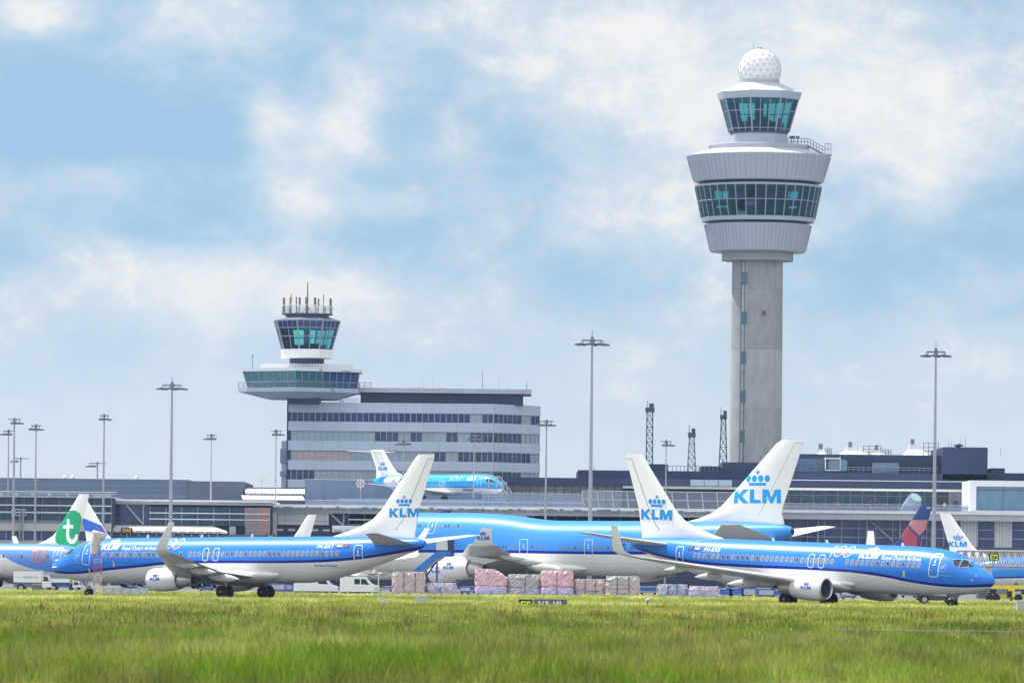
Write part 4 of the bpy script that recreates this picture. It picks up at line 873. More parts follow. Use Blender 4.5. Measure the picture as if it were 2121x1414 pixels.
for a, b in (((683,803),(716,835)), ((690,803),(710,835)), ((664,764),(675,803)), ((668,764),(672,803))):
    mb.tube((xq(a[0]), QY-9 if a[1] > 790 else QY-8, zq(a[1])), (xq(b[0]), QY-9 if a[1] > 790 else QY-8, zq(b[1])), .07, n=4)
mb.build('outside_stair', DGALV, ot)
mb = MB(); mb.lathe(lq([(752,36),(740,36)]), cq, 16); mb.build('cab_neck', NAVYC, ot)
mb = MB(); mb.lathe(lq([(741.5,50),(741,54.5),(740,56),(722.5,56)]), cq, 8, R(-60), sm=False); mb.build('cab_wall', WHITE, ot)
mb = MB(); mb.lathe(lq([(722,50),(721,50)]), cq, 16); mb.lathe(lq([(721,7),(665,7)]), cq, 12)
for k in range(16):
    a = R(-60+22.5*k); mb.box((QX+38*SQ*math.cos(a), QY+38*SQ*math.sin(a), zq(718)), (.7, 1.2, .7+.5*(k % 3 == 0)), a)
mb.build('cab_interior', INT, ot)
LG2 = glass('old_cab_glass', (.36,.86,.82), .03)
for k in range(8):
    a, b = A8[k], A8[k+1]; Q_ = lambda hw, py, t: Vector((QX+hw*SQ*math.cos(t), QY+hw*SQ*math.sin(t), zq(py)))
    P0, P1, P2, P3 = Q_(54,722,a), Q_(54,722,b), Q_(71,664,b), Q_(71,664,a)
    tt_ = .75; m_ = MB(); m_.add([P0, P1, P1.lerp(P2, tt_), P0.lerp(P3, tt_)], [(0,1,2,3)]); w = m_.build('window', LG2, ot, fix=False)
    m_ = MB(); m_.add([P0.lerp(P3, tt_), P1.lerp(P2, tt_), P2, P3], [(0,1,2,3)]); m_.build('upper_pane', W_NAVY, w, fix=False)
    f_ = MB(); f_.tube(P0, P3, .16, n=6)
    for t in (.25, .5, .75):
        f_.tube(P0.lerp(P3, .75).lerp(P1.lerp(P2, .75), t), P3.lerp(P2, t), .07, n=4)
        if t == .5: f_.tube(P0.lerp(P1, t), P3.lerp(P2, t), .09, n=4)
    for t in (.45, .75, 1.0): f_.tube(P0.lerp(P3, t), P1.lerp(P2, t), .09, n=4)
    f_.build('window_frame', FRM, w)
mb = MB(); mb.lathe(lq([(664,72),(663,73),(655,46),(654.5,44)]), cq, 8, R(-60), sm=False); mb.build('cab_roof', mat('old_roof', (.12,.15,.21), .6, var=.1), ot)
mb = MB(); mb.lathe(lq([(655,45),(650.5,45)]), cq, 16); mb.lathe(lq([(650.5,53),(648,53)]), cq, 16); mb.build('aerial_platform', mat('platform_dark', (.07,.09,.14), .6), ot)
mb = MB()
for k in range(16):
    a = 2*math.pi*k/16; b = 2*math.pi*(k+1)/16; P_ = lambda t, py: (QX+51.5*SQ*math.cos(t), QY+51.5*SQ*math.sin(t), zq(py)); mb.tube(P_(a, 648), P_(a, 633), .06, n=4)
    for py in (633, 637, 641, 645): mb.tube(P_(a, py), P_(b, py), .035, n=4)
mb.build('platform_railing', DGALV, ot)
aer = mat('aerial_brown', (.20,.12,.07), .6)
for px, a, b, r in ((585,614,648,.12),(588,615,648,.1),(599,614,648,.12),(601.5,608,648,.08),(612,613,648,.12),(619,614,648,.2),(632,613,648,.14),(651,614,648,.22),(658,616,648,.14),(668.5,608,648,.09),(682,615,648,.12),(684.5,616,648,.12)):
    x = ((px-CX)-TR*(HY-640))*SQ; mb = MB(); mb.tube((x, QY, zq(b)), (x, QY, zq(a+14)), .06, n=5); mb.tube((x, QY, zq(a+15)), (x, QY, zq(a)), r, r, 6); mb.build('whip_aerial', aer, ot)
x = ((635.5-CX)-TR*(HY-620))*SQ; mb = MB(); mb.tube((x,QY,zq(648)), (x,QY,zq(622)), .13); mb.tube((x,QY,zq(622)), (x,QY,zq(582)), .14, .09)
mb.tube((x-1,QY,zq(648)), (x,QY,zq(632)), .05); mb.tube((x+1,QY,zq(648)), (x,QY,zq(632)), .05); mb.build('central_aerial', aer, ot)
x = ((521-CX)-TR*(HY-750))*SQ; mb = MB(); mb.tube((x,QY,zq(763)), (x,QY,zq(735)), .07, .05); mb.box((x,QY,zq(736)), (.3,.2,.3)); mb.build('roof_aerial', DGALV, ot)
# ================================================================== terminal buildings
def bld(name, label, px0, px1, py0, d, dep, m, cat='building', base=0, rpx=None):
    ref(rpx or (px0+px1)/2, (py0+1100)/2)
    t = thing(name, label, cat, (PX((px0+px1)/2, d), d+dep/2, base))
    mb = MB(); mb.bx(PX(px0,d), PX(px1,d), d, d+dep, base, PZ(py0,d)); mb.build('wall', m, t); return t
# --- far left: long grey hall
DG = 1030
t = bld('warehouse_hall', 'long blue-grey windowless hall behind the glass pier on the left', -40, 391, 992, DG, 40, GREYC)
mb = MB(); mb.bx(PX(-40,DG), PX(391,DG), DG-.1, DG+40, PZ(992,DG), PZ(991,DG)); mb.build('roof_edge', GREYV, t)
mb = MB(); mb.bx(PX(391.2,DG), PX(504,DG), DG-.6, DG+38, 0, PZ(993.5,DG)); mb.build('end_bay', mat('end_bay_grey', (.135,.165,.215), .6, var=.04), t)
for px, w in ((129,10),(145,9),(278,9)):
    mb = MB(); c_ = (PX(px,DG), DG+6, PZ(991,DG)); mb.lathe([(w*.5*DG/F, 0), (w*.5*DG/F, .3), (w*.4*DG/F, .6), (.1, .75)], c_, 10); mb.build('roof_vent', DWHITE, t)
# --- skylight roofs
ref(567, 1020); d = 1015
t = thing('skylight_roof_building', 'low building with two rows of sloping white rooflights left of the office block', 'building', (PX(567,d), d+10, 0))
mb = MB(); mb.bx(PX(503,d), PX(632,d), d, d+20, 0, PZ(1036,d)); mb.bx(PX(503,d), PX(632,d), d+9, d+20, PZ(1036,d), PZ(1022,d)); mb.bx(PX(503,d), PX(632,d), d+20, d+24, 0, PZ(1006,d)); mb.build('wall', mat('skylight_base', (.10,.11,.14), .7), t)
for row, (za, zb, y0, y1) in enumerate(((1019,1009,10,17),(1034,1025,.5,6))):
    for i in range(6):
        mb = MB(); x0, x1 = PX(504+i*21.5, d), PX(504+i*21.5+20, d); P = [(x0,d+y0,PZ(za,d)),(x1,d+y0,PZ(za,d)),(x1-.6,d+y1,PZ(zb,d)),(x0-.6,d+y1,PZ(zb,d))]
        mb.add(P+[(a,b,c_-.3) for a,b,c_ in P], [(0,1,2,3),(7,6,5,4),(0,4,5,1),(1,5,6,2),(2,6,7,3),(3,7,4,0)]); mb.build('rooflight', ROOFS, t)
# --- grey block under the regional jet (terrace roof level)
DB = 985
t = bld('grey_block', 'plain blue-grey block below and behind the T-tailed jet', 631, 1045, 995, DB+16, 26, GREYV)
mb = MB(); mb.bx(PX(631,DB+16), PX(1045,DB+16), DB+15.9, DB+42, PZ(995,DB+16), PZ(994,DB+16)); mb.build('roof_edge', SLABW, t)
# --- terrace deck: carries the regional jet, fences, wind screens
DC = 945
ref(1060, 1040)
t = thing('pier_building', 'long low pier with flat white roof and dark glass front running behind the jumbo', 'terminal building', (PX(1050,DC), DC+25, 0))
zt = PZ(1051, DC); zr = PZ(1036, 962)
mb = MB(); mb.bx(PX(564,DC), PX(1602,DC), DC+.8, DC+45, 0, zt-.4); mb.build('wall', mat('pier_wall', (.035,.04,.085), .7, var=.1), t)
mb = MB(); mb.bx(PX(232,DC), PX(1602,DC), DC-1.0, DC+46, zt-.35, zt+.15); mb.build('roof', ROOFS, t)
mb = MB(); mb.bx(PX(232,DC), PX(1602,DC), DC-.3, DC+.6, zt-1.2, zt-.35)
mb.build('eaves', FASC, t)
mb = MB()
for i in range(90):
    x = PX(240+i*15.1+random.uniform(-3,3), DC); mb.bx(x, x+random.uniform(.3,1.2), DC-1.4, DC-1.05, zt-.75, zt-random.uniform(.1,.5))
mb.tube((PX(232,DC), DC-1.2, zt-.62), (PX(1602,DC), DC-1.2, zt-.62), .07, n=5); mb.build('eaves_fittings', DGALV, t)
# glazed bays between solid bays, left to right (photo columns)
zb_ = PZ(1112, DC); zg = zt-1.2
for (a, b, n, rows) in ((722,820,3,4),(822,985,5,4),(1105,1330,5,3),(1340,1600,6,3)):
    curtain(t, (PX(a,DC),DC+.7), (PX(b,DC),DC+.7), zb_, zg, n, rows, DARKTEAL, FRMT if b > 1000 or True else FRM, .1, back=.1)
for py in (1066, 1079): mb = MB(); mb.bx(PX(722,DC), PX(1602,DC), DC+.1, DC+.25, PZ(py,DC)-.07, PZ(py,DC)+.07); mb.build('sunshade_bar', SLABW, t)
mb = MB(); mb.bx(PX(575,DC), PX(681,DC), DC+.3, DC+.85, PZ(1091,DC), zg); mb.build('wall_panel', WALLP, t)
mb = MB(); mb.bx(PX(564,DC), PX(574,DC), DC-.9, DC+.7, 0, zg); mb.build('pillar', BEIGE, t)
mb = MB(); mb.bx(PX(1066,DC), PX(1092,DC), DC+.3, DC+.85, PZ(1080,DC), zg); mb.build('pillar', BEIGE, t)
mb = MB(); mb.tube((PX(683,DC),DC+.5,zg), (PX(712,DC),DC+.5,PZ(1092,DC)), .22, n=4); mb.tube((PX(712,DC),DC+.5,zg), (PX(712,DC),DC+.5,PZ(1092,DC)), .14, n=4); mb.build('brace', GALV, t)
mb = MB(); mb.bx(PX(690,DC), PX(1602,DC), DC-3, DC+.7, PZ(1106,DC), PZ(1092,DC)); mb.build('lower_roof', SLABW, t)
mb = MB()
for i in range(16):
    x = PX(575+i*24, DC); mb.bx(x, x+1.1, DC-3.6, DC-3.05, PZ(1104,DC), PZ(1100,DC))
mb.build('lower_roof_fittings', GALV, t)
mb = MB(); mb.bx(PX(1000,DC), PX(1050,DC), DC+18, DC+38, zt, zr-.02); mb.bx(PX(700,DC), PX(1000,DC), DC+8, DC+38, zt, zr-.02); mb.build('jet_stand', GREYV, t)
# --- D pier glass building, far left
DL = 930; ref(115, 1070)
t = thing('glass_pier', 'dark teal glass pier with beige band and roof gantry at the far left', 'terminal building', (PX(110,DL), DL+10, 0))
z = lambda py: PZ(py, DL)
mb = MB(); mb.bx(PX(-60,DL), PX(231,DL), DL+.6, DL+30, 0, z(1030)); mb.build('wall', mat('pier_core', (.03,.04,.07), .8), t)
curtain(t, (PX(-60,DL),DL), (PX(231,DL),DL), z(1080), z(1030), 8, 3, DARKTEAL, FRMT, .1, back=.15)
mb = MB()
for py in (1046.5, 1061): mb.bx(PX(-60,DL), PX(231,DL), DL-.5, DL-.35, z(py)-.09, z(py)+.09)
mb.build('sunshade_bar', SLABW, t)
mb = MB(); mb.bx(PX(-60,DL), PX(232,DL), DL-.6, DL+31, z(1030), z(1027)); mb.build('roof', FASC, t)
mb = MB()
for py in (1018, 1022): mb.tube((PX(-60,DL), DL+2, z(py)), (PX(240,DL), DL+2, z(py)), .09, n=5)
for px in (0, 32, 65, 100, 138, 170, 200, 226): mb.tube((PX(px,DL), DL+2, z(1018)), (PX(px-4,DL), DL+2, z(1027)), .09, n=5); mb.box((PX(px,DL), DL+2, z(1024)), (.5,.5,.5))
mb.bx(PX(192,DL), PX(228,DL), DL+1, DL+3, z(1027.5), z(1022.5)); mb.build('roof_gantry', GALV, t)
mb = MB(); mb.bx(PX(-60,DL), PX(150,DL), DL-1.2, DL+.5, z(1082), z(1077.5)); mb.build('ledge', DGALV, t)
mb = MB(); mb.bx(PX(-60,DL), PX(231,DL), DL-1, DL+.5, z(1099), z(1082)); mb.build('band', BEIGE, t)
curtain(t, (PX(-60,DL),DL-.4), (PX(231,DL),DL-.4), z(1119), z(1099), 8, 1, CURT, FRM, .14, back=.1)
mb = MB(); mb.bx(PX(-60,DL), PX(231,DL), DL-1.2, DL+.5, 0, z(1119)); mb.build('base_wall', CONC, t)
mb = MB(); 
for px in (42, 50): mb.tube((PX(px,DL), DL-1.6, z(1056)), (PX(px,DL), DL-1.6, z(1119)), .1, n=4)
for k in range(14): mb.tube((PX(42,DL), DL-1.6, z(1060+k*4.3)), (PX(50,DL), DL-1.6, z(1060+k*4.3)), .05, n=4)
for py in (1056, 1062, 1068): mb.tube((PX(26,DL), DL-1.6, z(py)), (PX(56,DL), DL-1.6, z(py)), .07, n=4)
for px in (26, 33, 56): mb.tube((PX(px,DL), DL-1.6, z(1056)), (PX(px,DL), DL-1.6, z(1069)), .07, n=4)
mb.build('ladder_platform', GALV, t)
# --- second glass stretch with jetbridge roofs
DM = 940; ref(400, 1070); z = lambda py: PZ(py, DM)
t = thing('glass_pier', 'dark glass pier section with white overhanging roof, behind the left twin jet', 'terminal building', (PX(400,DM), DM+10, 0))
mb = MB(); mb.bx(PX(232,DM), PX(563,DM), DM+.6, DM+30, 0, z(1043)); mb.build('wall', mat('pier_wall', (.035,.04,.085), .7), t)
curtain(t, (PX(234,DM),DM), (PX(308,DM),DM), z(1088), z(1045), 2, 3, CURT, FRMD, .1, back=.1)
curtain(t, (PX(310,DM),DM), (PX(508,DM),DM), z(1088), z(1050), 6, 3, DARKTEAL, FRM, .1, back=.1)
curtain(t, (PX(509,DM),DM-1), (PX(560,DM),DM-1), z(1112), z(1050), 2, 4, darkglass('glass_orange', (.05,.09,.14), (.32,.10,.06), 1.0, .08, .15), FRM, .1, back=.1)
mb = MB(); mb.tube((PX(262,DM),DM-.3,z(1048)), (PX(297,DM),DM-.3,z(1087)), .2, n=4); mb.tube((PX(297,DM),DM-.3,z(1046)), (PX(297,DM),DM-.3,z(1088)), .14, n=4); mb.build('brace', GALV, t)
for py in (1062.5, 1075): mb = MB(); mb.bx(PX(310,DM), PX(560,DM), DM-1.35, DM-1.2, z(py)-.07, z(py)+.07); mb.build('sunshade_bar', SLABW, t)
mb = MB(); mb.bx(PX(231,DM), PX(563,DM), DM-1.2, DM+31, z(1039), z(1035)); mb.build('roof', ROOFS, t)
mb = MB(); mb.bx(PX(231.5,DM), PX(562.5,DM), DM-.6, DM+.5, z(1045), z(1039)); mb.build('eaves', FASC, t)
mb = MB(); P = [(PX(232,DM),DM-7,z(1100)),(PX(476,DM),DM-7,z(1100)),(PX(440,DM),DM-.4,z(1088.5)),(PX(232,DM),DM-.4,z(1088.5))]
mb.add(P+[(a,b,c_-.3) for a,b,c_ in P], [(0,1,2,3),(7,6,5,4),(0,4,5,1),(1,5,6,2),(2,6,7,3),(3,7,4,0)]); mb.build('lower_roof', ROOFS, t)
mb = MB()
for i in range(13): x = PX(240+i*18, DM); mb.tube((x, DM-7.2, z(1101)), (x, DM-7.2, z(1112)), .1, n=4); mb.bx(x-.4, x+.5, DM-7.6, DM-7.2, z(1104), z(1101))
mb.tube((PX(234,DM),DM-7.3,z(1104)), (PX(476,DM),DM-7.3,z(1104)), .09, n=4); mb.build('lower_roof_fittings', GALV, t)
mb = MB(); mb.bx(PX(232,DM), PX(563,DM), DM-6.5, DM+.4, 0, z(1106)); mb.build('ground_floor', mat('ground_floor_dull', (.12,.13,.17), .8, var=.1), t)
mb = MB(); mb.bx(PX(476,DM), PX(489,DM), DM-1, DM+.4, z(1106), z(1089)); mb.build('pillar', BEIGE, t)
# --- gate number signs
def gatesign(s, label, px, py, w, h, d, fg, size):
    ref(px, py); o = thing('gate_sign', label, 'sign', (PX(px,d), d, PZ(py+h/2,d)))
    mb = MB(); mb.bx(PX(px-w/2,d), PX(px+w/2,d), d, d+.3, PZ(py+h/2,d), PZ(py-h/2,d)); mb.build('sign_board', BLACK, o)
    sh = text2d(s, size, 0, .03*size); ws = max(a for a, b in sh[0]); hs = max(b for a, b in sh[0]); hh = .72*h*d/F; k = hh/hs; kx = min(k, .86*w*d/F/ws)
    x0, z0 = PX(px,d)-ws*kx/2, PZ(py,d)-hh/2
    decal(sh, lambda u, v: (x0+u*kx, d-.03, z0+v*k), 'sign_number', fg, o, cuts=False)
    mb = MB(); mb.tube((PX(px,d), d+.15, PZ(py+h/2,d)), (PX(px,d), d+.15, PZ(py+h/2,d)-1.2), .07); mb.build('bracket', GALV, o); return o
SIGY = mat('sign_yellow', (.85,.55,.08), .5, var=0); SIGG = mat('sign_lime', (.75,.85,.06), .5, var=0)
gatesign('D43', 'black gate sign reading D43 above the left twin jet', 262.5, 1097.5, 24, 10, DM-9, SIGY, 1)
gatesign('D5', 'black gate sign half hidden behind the left twin jet, right of D43', 560, 1111, 20, 9, DM-9, SIGY, 1)
# --- dark terminal, centre and right
DK = 1010; ref(1700, 1000); z = lambda py: PZ(py, DK); X = lambda px: PX(px, DK)
t = thing('dark_terminal', 'dark clad terminal of stepped storeys with white roof edge, right of the tall tower', 'terminal building', (X(1700), DK+20, 0))
def part(nm, m, *b):
    mb = MB()
    for q in b: mb.bx(X(q[0]), X(q[1]), DK+q[4], DK+q[5], z(q[3]), z(q[2]))
    return mb.build(nm, m, t)
part('upper_storey', NAVYC, (1640,1958,937,978,12,40)); part('plant_room', NAVYC, (1958,2051,921,990,6,36)); part('lower_storey', NAVYC, (1198,2052,977,994,6,38)); part('main_wall', NAVYC, (1050,2010,994.8,1012,0,38))
part('ground_block', mat('term_core', (.05,.06,.10), .8), (1045,2010,1012,1180,1.5,38))
part('roof_edge', SLABW, (1600,2010,993.5,994.8,-.2,6)); cano = part('canopy', SLABW, (1290,2010,1012.5,1015.5,-4,1.4)); part('canopy_edge', mat('edge_cream', (.62,.58,.45), .6), (1290,2010,1011,1012.4,-4.1,-3.7))
part('far_wing', NAVYC, (2052,2160,972,996,14,40)); part('roof_room', NAVYC, (2066,2095,962,972,14,26)); part('roof_block', NAVYC, (1500,1640,957,977,8,30)); part('roof_room', NAVYC, (1455,1500,966,977,10,22), (1340,1386,962,977,10,22)); part('pale_strip', GREYC, (1600,1650,955,976,7.2,7.9))
part('glazed_strip', darkglass('strip_glass', (.06,.11,.20), (.10,.17,.30), .4), (1640,1758,947,975,11.4,11.9))
part('roof_panel', mat('pale_panel', (.26,.33,.42), .5), (1430,1458,996,1009,-.4,-.02), (1459.3,1487,996,1009,-.4,-.02), (1488.3,1516,996,1009,-.4,-.02))
part('glass_annex', BOXG, (1721,1760,950,973,8,12)); part('annex_frame', SLABW, (1713,1745,946,948,7,12), (1713,1714.5,944,972,7,7.6), (1713,1745,971,972.6,7,7.6), (1744,1745.2,944,972,7,7.6)); part('metal_box', GREYC, (1815,1868,955,976,8,12))
mb = MB()
for i in range(18): x = X(1762+i*10.5); mb.tube((x, DK+7, z(977)), (x, DK+7, z(965)), .05, n=4)
for py in (965, 970): mb.tube((X(1760), DK+7, z(py)), (X(1950), DK+7, z(py)), .05, n=4)
for i in range(14): x = X(1386+i*8.5); mb.tube((x, DK+7, z(977)), (x, DK+7, z(966)), .05, n=4)
mb.tube((X(1386), DK+7, z(966)), (X(1500), DK+7, z(966)), .05, n=4); mb.build('roof_railing', DGALV, t)
for px, wd, py in ((1712,20,926),(1778,62,921),(1830,28,927),(1908,52,914)):
    mb = MB(); x0, x1 = X(px-wd/2), X(px+wd/2); h_ = z(py)-z(937); w_ = x1-x0
    mb.hprism([(x0,DK+14),(x1,DK+14),(x1,DK+20),(x0,DK+20)], z(937.2), z(937)+h_*.55, [(x0+w_*.22,DK+15.5),(x1-w_*.22,DK+15.5),(x1-w_*.22,DK+18.5),(x0+w_*.22,DK+18.5)])
    mb.bx(x0+w_*.25, x1-w_*.25, DK+15.8, DK+18.2, z(937)+h_*.55, z(937)+h_); rt = mb.build('roof_ventilator', ROOFS, t)
    mb = MB()
    for k in range(4): u = x0+w_*(.2+.2*k)+w_*.6; mb.tube((u, DK+13.5, z(937)), (u, DK+13.5, z(937)+h_*1.15), .06, n=4)
    for k in (.4, .75, 1.15): mb.tube((x0+w_*.8, DK+13.5, z(937)+h_*k), (x1+w_*.4, DK+13.5, z(937)+h_*k), .05, n=4)
    mb.tube((x0+w_*.4, DK+17, z(937)+h_), (x0+w_*.4, DK+17, z(937)+h_+1.0), .35, .35, 8); mb.build('cage_ladder', DGALV, rt)
for px in (1702,1766,1784,1835,1898,2000,2010,1975,1981,2084,1232): mb = MB(); b_ = 921 if 1958 < px < 2051 else 937 if px > 1600 else 977; mb.tube((X(px), DK+12, z(b_)), (X(px), DK+12, z(b_-random.uniform(14,30))), .05, .02, 4); mb.build('roof_aerial', DGALV, t)
mb = MB(); c_ = (X(1998), DK+15, z(921)); mb.lathe([(.5,0),(.5,.35),(.9,.4),(.9,.6),(.1,.85)], c_, 12); mb.build('roof_cowl', NAVYC, t)
curtain(t, (X(1608),DK+1.2), (X(1966),DK+1.2), z(1058), z(1015.5), 14, 2, darkglass('gate_glass', (.012,.03,.07), (.06,.11,.16), .35), mat('frame_teal_dull', (.13,.22,.26), .5), .16, back=.1, transom=(.78,))
curtain(t, (X(1045),DK+1.2), (X(1290),DK+1.2), z(1058), z(1012), 14, 2, darkglass('gate_glass2', (.10,.13,.15), (.40,.44,.42), .4, .1, 1.5), FRMD, .16, back=.1, transom=(.8,))
part('brick_wall', BRICKM, (1966,2010,1015.5,1058,.4,1.4)); part('door', mat('door_navy', (.05,.08,.25), .5), (1976,1984,1034,1048,.1,.38))
# --- white-framed glass box on the right
ref(2065, 1030); d = 985
t = thing('glass_box_lounge', 'white-framed glass box lounge at the right edge above the terrace', 'building', (PX(2070,d), d+8, PZ(1060,d)))
Y_ = lambda py: PZ(py, d)
mb = MB(); mb.bx(PX(2009,d), PX(2190,d), d, d+18, Y_(1007), Y_(995)); mb.bx(PX(2009,d), PX(2022,d), d, d+18, Y_(1059), Y_(1007)); mb.bx(PX(2022,d), PX(2190,d), d, d+18, Y_(1060), Y_(1057)); mb.build('frame', mat('box_white', (.60,.61,.65), .4), t)
curtain(t, (PX(2022,d),d+.8), (PX(2190,d),d+.8), Y_(1057), Y_(1007), 3, 2, BOXG, FRMD, .1, back=.1, transom=(.85,))
mb = MB(); mb.bx(PX(2022,d), PX(2190,d), d+1.2, d+17, Y_(1057), Y_(1007)); mb.build('room', INT, t)
# --- right concourse
DR = 975; ref(1860, 1080); z = lambda py: PZ(py, DR); X = lambda px: PX(px, DR)
t = thing('concourse_building', 'pale concourse with white terrace slab over tall gridded glass, on the right', 'terminal building', (X(1860), DR+15, 0))
mb = MB(); mb.bx(X(1602), X(2190), DR+1.2, DR+33, 0, z(1077)); mb.build('wall', mat('conc_core', (.06,.065,.12), .8), t)
mb = MB(); mb.bx(X(1596), X(2190), DR-2.5, DR+34, z(1064), z(1058)); mb.build('terrace_slab', ROOFS, t)
mb = MB(); mb.bx(X(1596), X(2190), DR-2.2, DR+2, z(1077), z(1064)); mb.build('fascia', FASC, t)
curtain(t, (X(1602),DR+.6), (X(1990),DR+.6), z(1131), z(1077), 11, 3, CURT, mat('frame_pale', (.30,.34,.42), .5), .12, back=.1)
mb = MB()
for px in (1620, 1694, 1795, 1864, 1930): mb.tube((X(px), DR+.1, z(1131)), (X(px), DR+.1, z(1077)), .22, n=8)
mb.tube((X(1800), DR+.2, z(1078)), (X(1848), DR+.2, z(1118)), .2, n=6); mb.build('column', mat('column_teal', (.22,.32,.36), .5), t)
for a, b in ((1990,2025),(2061,2096)): mb = MB(); mb.bx(X(a), X(b), DR+.1, DR+1.3, z(1131), z(1077)); mb.build('wall_panel', RIBW, t)
for a, b in ((2025.2,2060.8),(2096.2,2160)): curtain(t, (X(a),DR+.6), (X(b),DR+.6), z(1131), z(1077), 1, 3, CURT, FRM, .1, back=.1)
mb = MB(); mb.bx(X(1602), X(2190), DR-.4, DR+1.1, z(1138), z(1131)); mb.build('ledge', mat('ledge_dark', (.09,.09,.14), .7), t)
mb = MB(); mb.bx(X(1602), X(2190), DR-.1, DR+1.1, z(1165), z(1138)); mb.build('lower_band', RIBW, t)
for i in range(12):
    a = 1605+i*46; mb = MB(); mb.bx(X(a), X(a+34), DR-.2, DR-.05, 0, z(1175)); mb.build('gate_door', random.choice([NAVYC, GREYC, GREYV]), t)
# --- parapet rails and screens on the terrace
ref(1800, 1050); d = DR-1.8; t = thing('terrace_railing', 'glass terrace railing with steel posts on the right-hand white slab', 'railing', (PX(1810,d), d, PZ(1058,d)))
for i in range(14):
    a, b = 1600+i*29, 1600+(i+1)*29-2; mb = MB(); mb.bx(PX(a,d), PX(b,d), d, d+.04, PZ(1057,d), PZ(1046,d)); mb.build('glass_panel', SCREEN, t)
mb = MB()
for i in range(29): x = PX(1600+i*14.5-1,d); mb.tube((x, d+.1, PZ(1058,d)), (x, d+.1, PZ(1044,d)), .06, n=4)
for py in (1044, 1050): mb.tube((PX(1600,d), d+.1, PZ(py,d)), (PX(2006,d), d+.1, PZ(py,d)), .05, n=4)
mb.build('rail_frame', GALV, t)
ref(1400, 1035); d = DC+3; t = thing('wind_screen', 'tall leaning glass wind screens along the pier roof, left of the jumbo tail', 'screen', (PX(1400,d), d, zt+.15))
for i in range(13):
    a, b = 1208+i*31, 1208+(i+1)*31-1.5; mb = MB(); mb.add([(PX(a+2,d), d, PZ(1053,d)), (PX(b+2,d), d, PZ(1053,d)), (PX(b-2,d), d+1.2, PZ(1018,d)), (PX(a-2,d), d+1.2, PZ(1018,d))], [(0,1,2,3)]); w = mb.build('glass_panel', SCREEN, t, fix=False)
    mb = MB(); mb.tube((PX(a+1.5,d), d-.05, PZ(1053,d)), (PX(a-2.5,d), d+1.15, PZ(1018,d)), .09, n=4); mb.tube((PX(a,d), d+.5, PZ(1036,d)), (PX(b,d), d+.5, PZ(1036,d)), .05, n=4); mb.tube((PX(a-2,d), d+1.15, PZ(1018,d)), (PX(b-2,d), d+1.15, PZ(1018,d)), .06, n=4); mb.build('screen_frame', FRM, w)
ref(900, 1045); d = DC+1.5; t = thing('roof_railing', 'pale fence of steel posts and panels along the pier roof under the T-tailed jet', 'railing', (PX(950,d), d, zt+.15))
for i in range(18):
    a, b = 636+i*32, 636+(i+1)*32-1.5; mb = MB(); mb.bx(PX(a,d), PX(b,d), d, d+.04, PZ(1050,d), PZ(1039.5,d)); mb.build('glass_panel', SCREEN, t)
mb = MB()
for i in range(37): x = PX(636+i*16-1,d); mb.tube((x, d+.1, PZ(1051,d)), (x, d+.1, PZ(1038,d)), .06, n=4)
for py in (1038, 1045): mb.tube((PX(636,d), d+.1, PZ(py,d)), (PX(1208,d), d+.1, PZ(py,d)), .05, n=4)
mb.build('rail_frame', GALV, t)
ref(1100, 1030); d = DC+6; t = thing('terrace_fence', 'tall clear fence with thin posts between the T-tailed jet and the wind screens', 'fence', (PX(1100,d), d, zt+.15))
for i in range(6):
    a = 1000+i*34; mb = MB(); mb.bx(PX(a,d), PX(a+33,d), d, d+.04, PZ(1050,d), PZ(1024,d)); mb.build('glass_panel', SCREEN, t)
mb = MB()
for i in range(13): x = PX(1000+i*17,d); mb.tube((x, d+.1, PZ(1051,d)), (x, d+.1, PZ(1022,d)), .06, n=4)
for py in (1022, 1036): mb.tube((PX(1000,d), d+.1, PZ(py,d)), (PX(1206,d), d+.1, PZ(py,d)), .05, n=4)
mb.build('fence_frame', FRM, t)
# boarding stair at the regional jet
ref(1050, 1010); d = 958; t = thing('boarding_stairs', 'steel visitor stairs with canopy at the nose of the T-tailed jet', 'stairs', (PX(1050,d), d, zr)); mb = MB()
for o_ in (0, 1.2):
    mb.tube((PX(1000,d), d+o_, PZ(987,d)), (PX(1036,d), d+o_, PZ(988,d)), .1, n=4); mb.tube((PX(1036,d), d+o_, PZ(988,d)), (PX(1060,d), d+o_, PZ(1020,d)), .1, n=4); mb.tube((PX(1028,d), d+o_, PZ(994,d)), (PX(1050,d), d+o_, PZ(1022,d)), .1, n=4)
    for px, a in ((1012,987),(1028,988),(1040,994),(1050,1008)): mb.tube((PX(px,d), d+o_, PZ(a,d)), (PX(px,d), d+o_, PZ(1036,d)), .07, n=4)
mb.build('stair_frame', GALV, t); mb = MB(); mb.hprism([(PX(1028,d),d),(PX(1050,d),d),(PX(1050,d),d+1.2),(PX(1028,d),d+1.2)], zr, zr+.3); mb.build('stair_base', GREYV, t)
# tilted exhaust drum on the terrace
ref(1890, 1040); d = 978; t = thing('vent_drum', 'tilted grey drum-shaped vent on the terrace beside the red and blue tail', 'vent', (PX(1885,d), d, PZ(1058,d)))
mb = MB(); p, q = Vector((PX(1882,d), d+1.5, PZ(1060,d))), Vector((PX(1896,d), d-.5, PZ(1030,d))); mb.tube(p, q, 1.5, 1.15, 20, True); b_ = mb.build('drum', GREYV, t)
mb = MB(); e = (q-p).normalized(); mb.tube(q+e*.01, q+e*.05, .95, .95, 20); mb.build('drum_cap', mat('drum_green', (.30,.45,.42), .4), t)
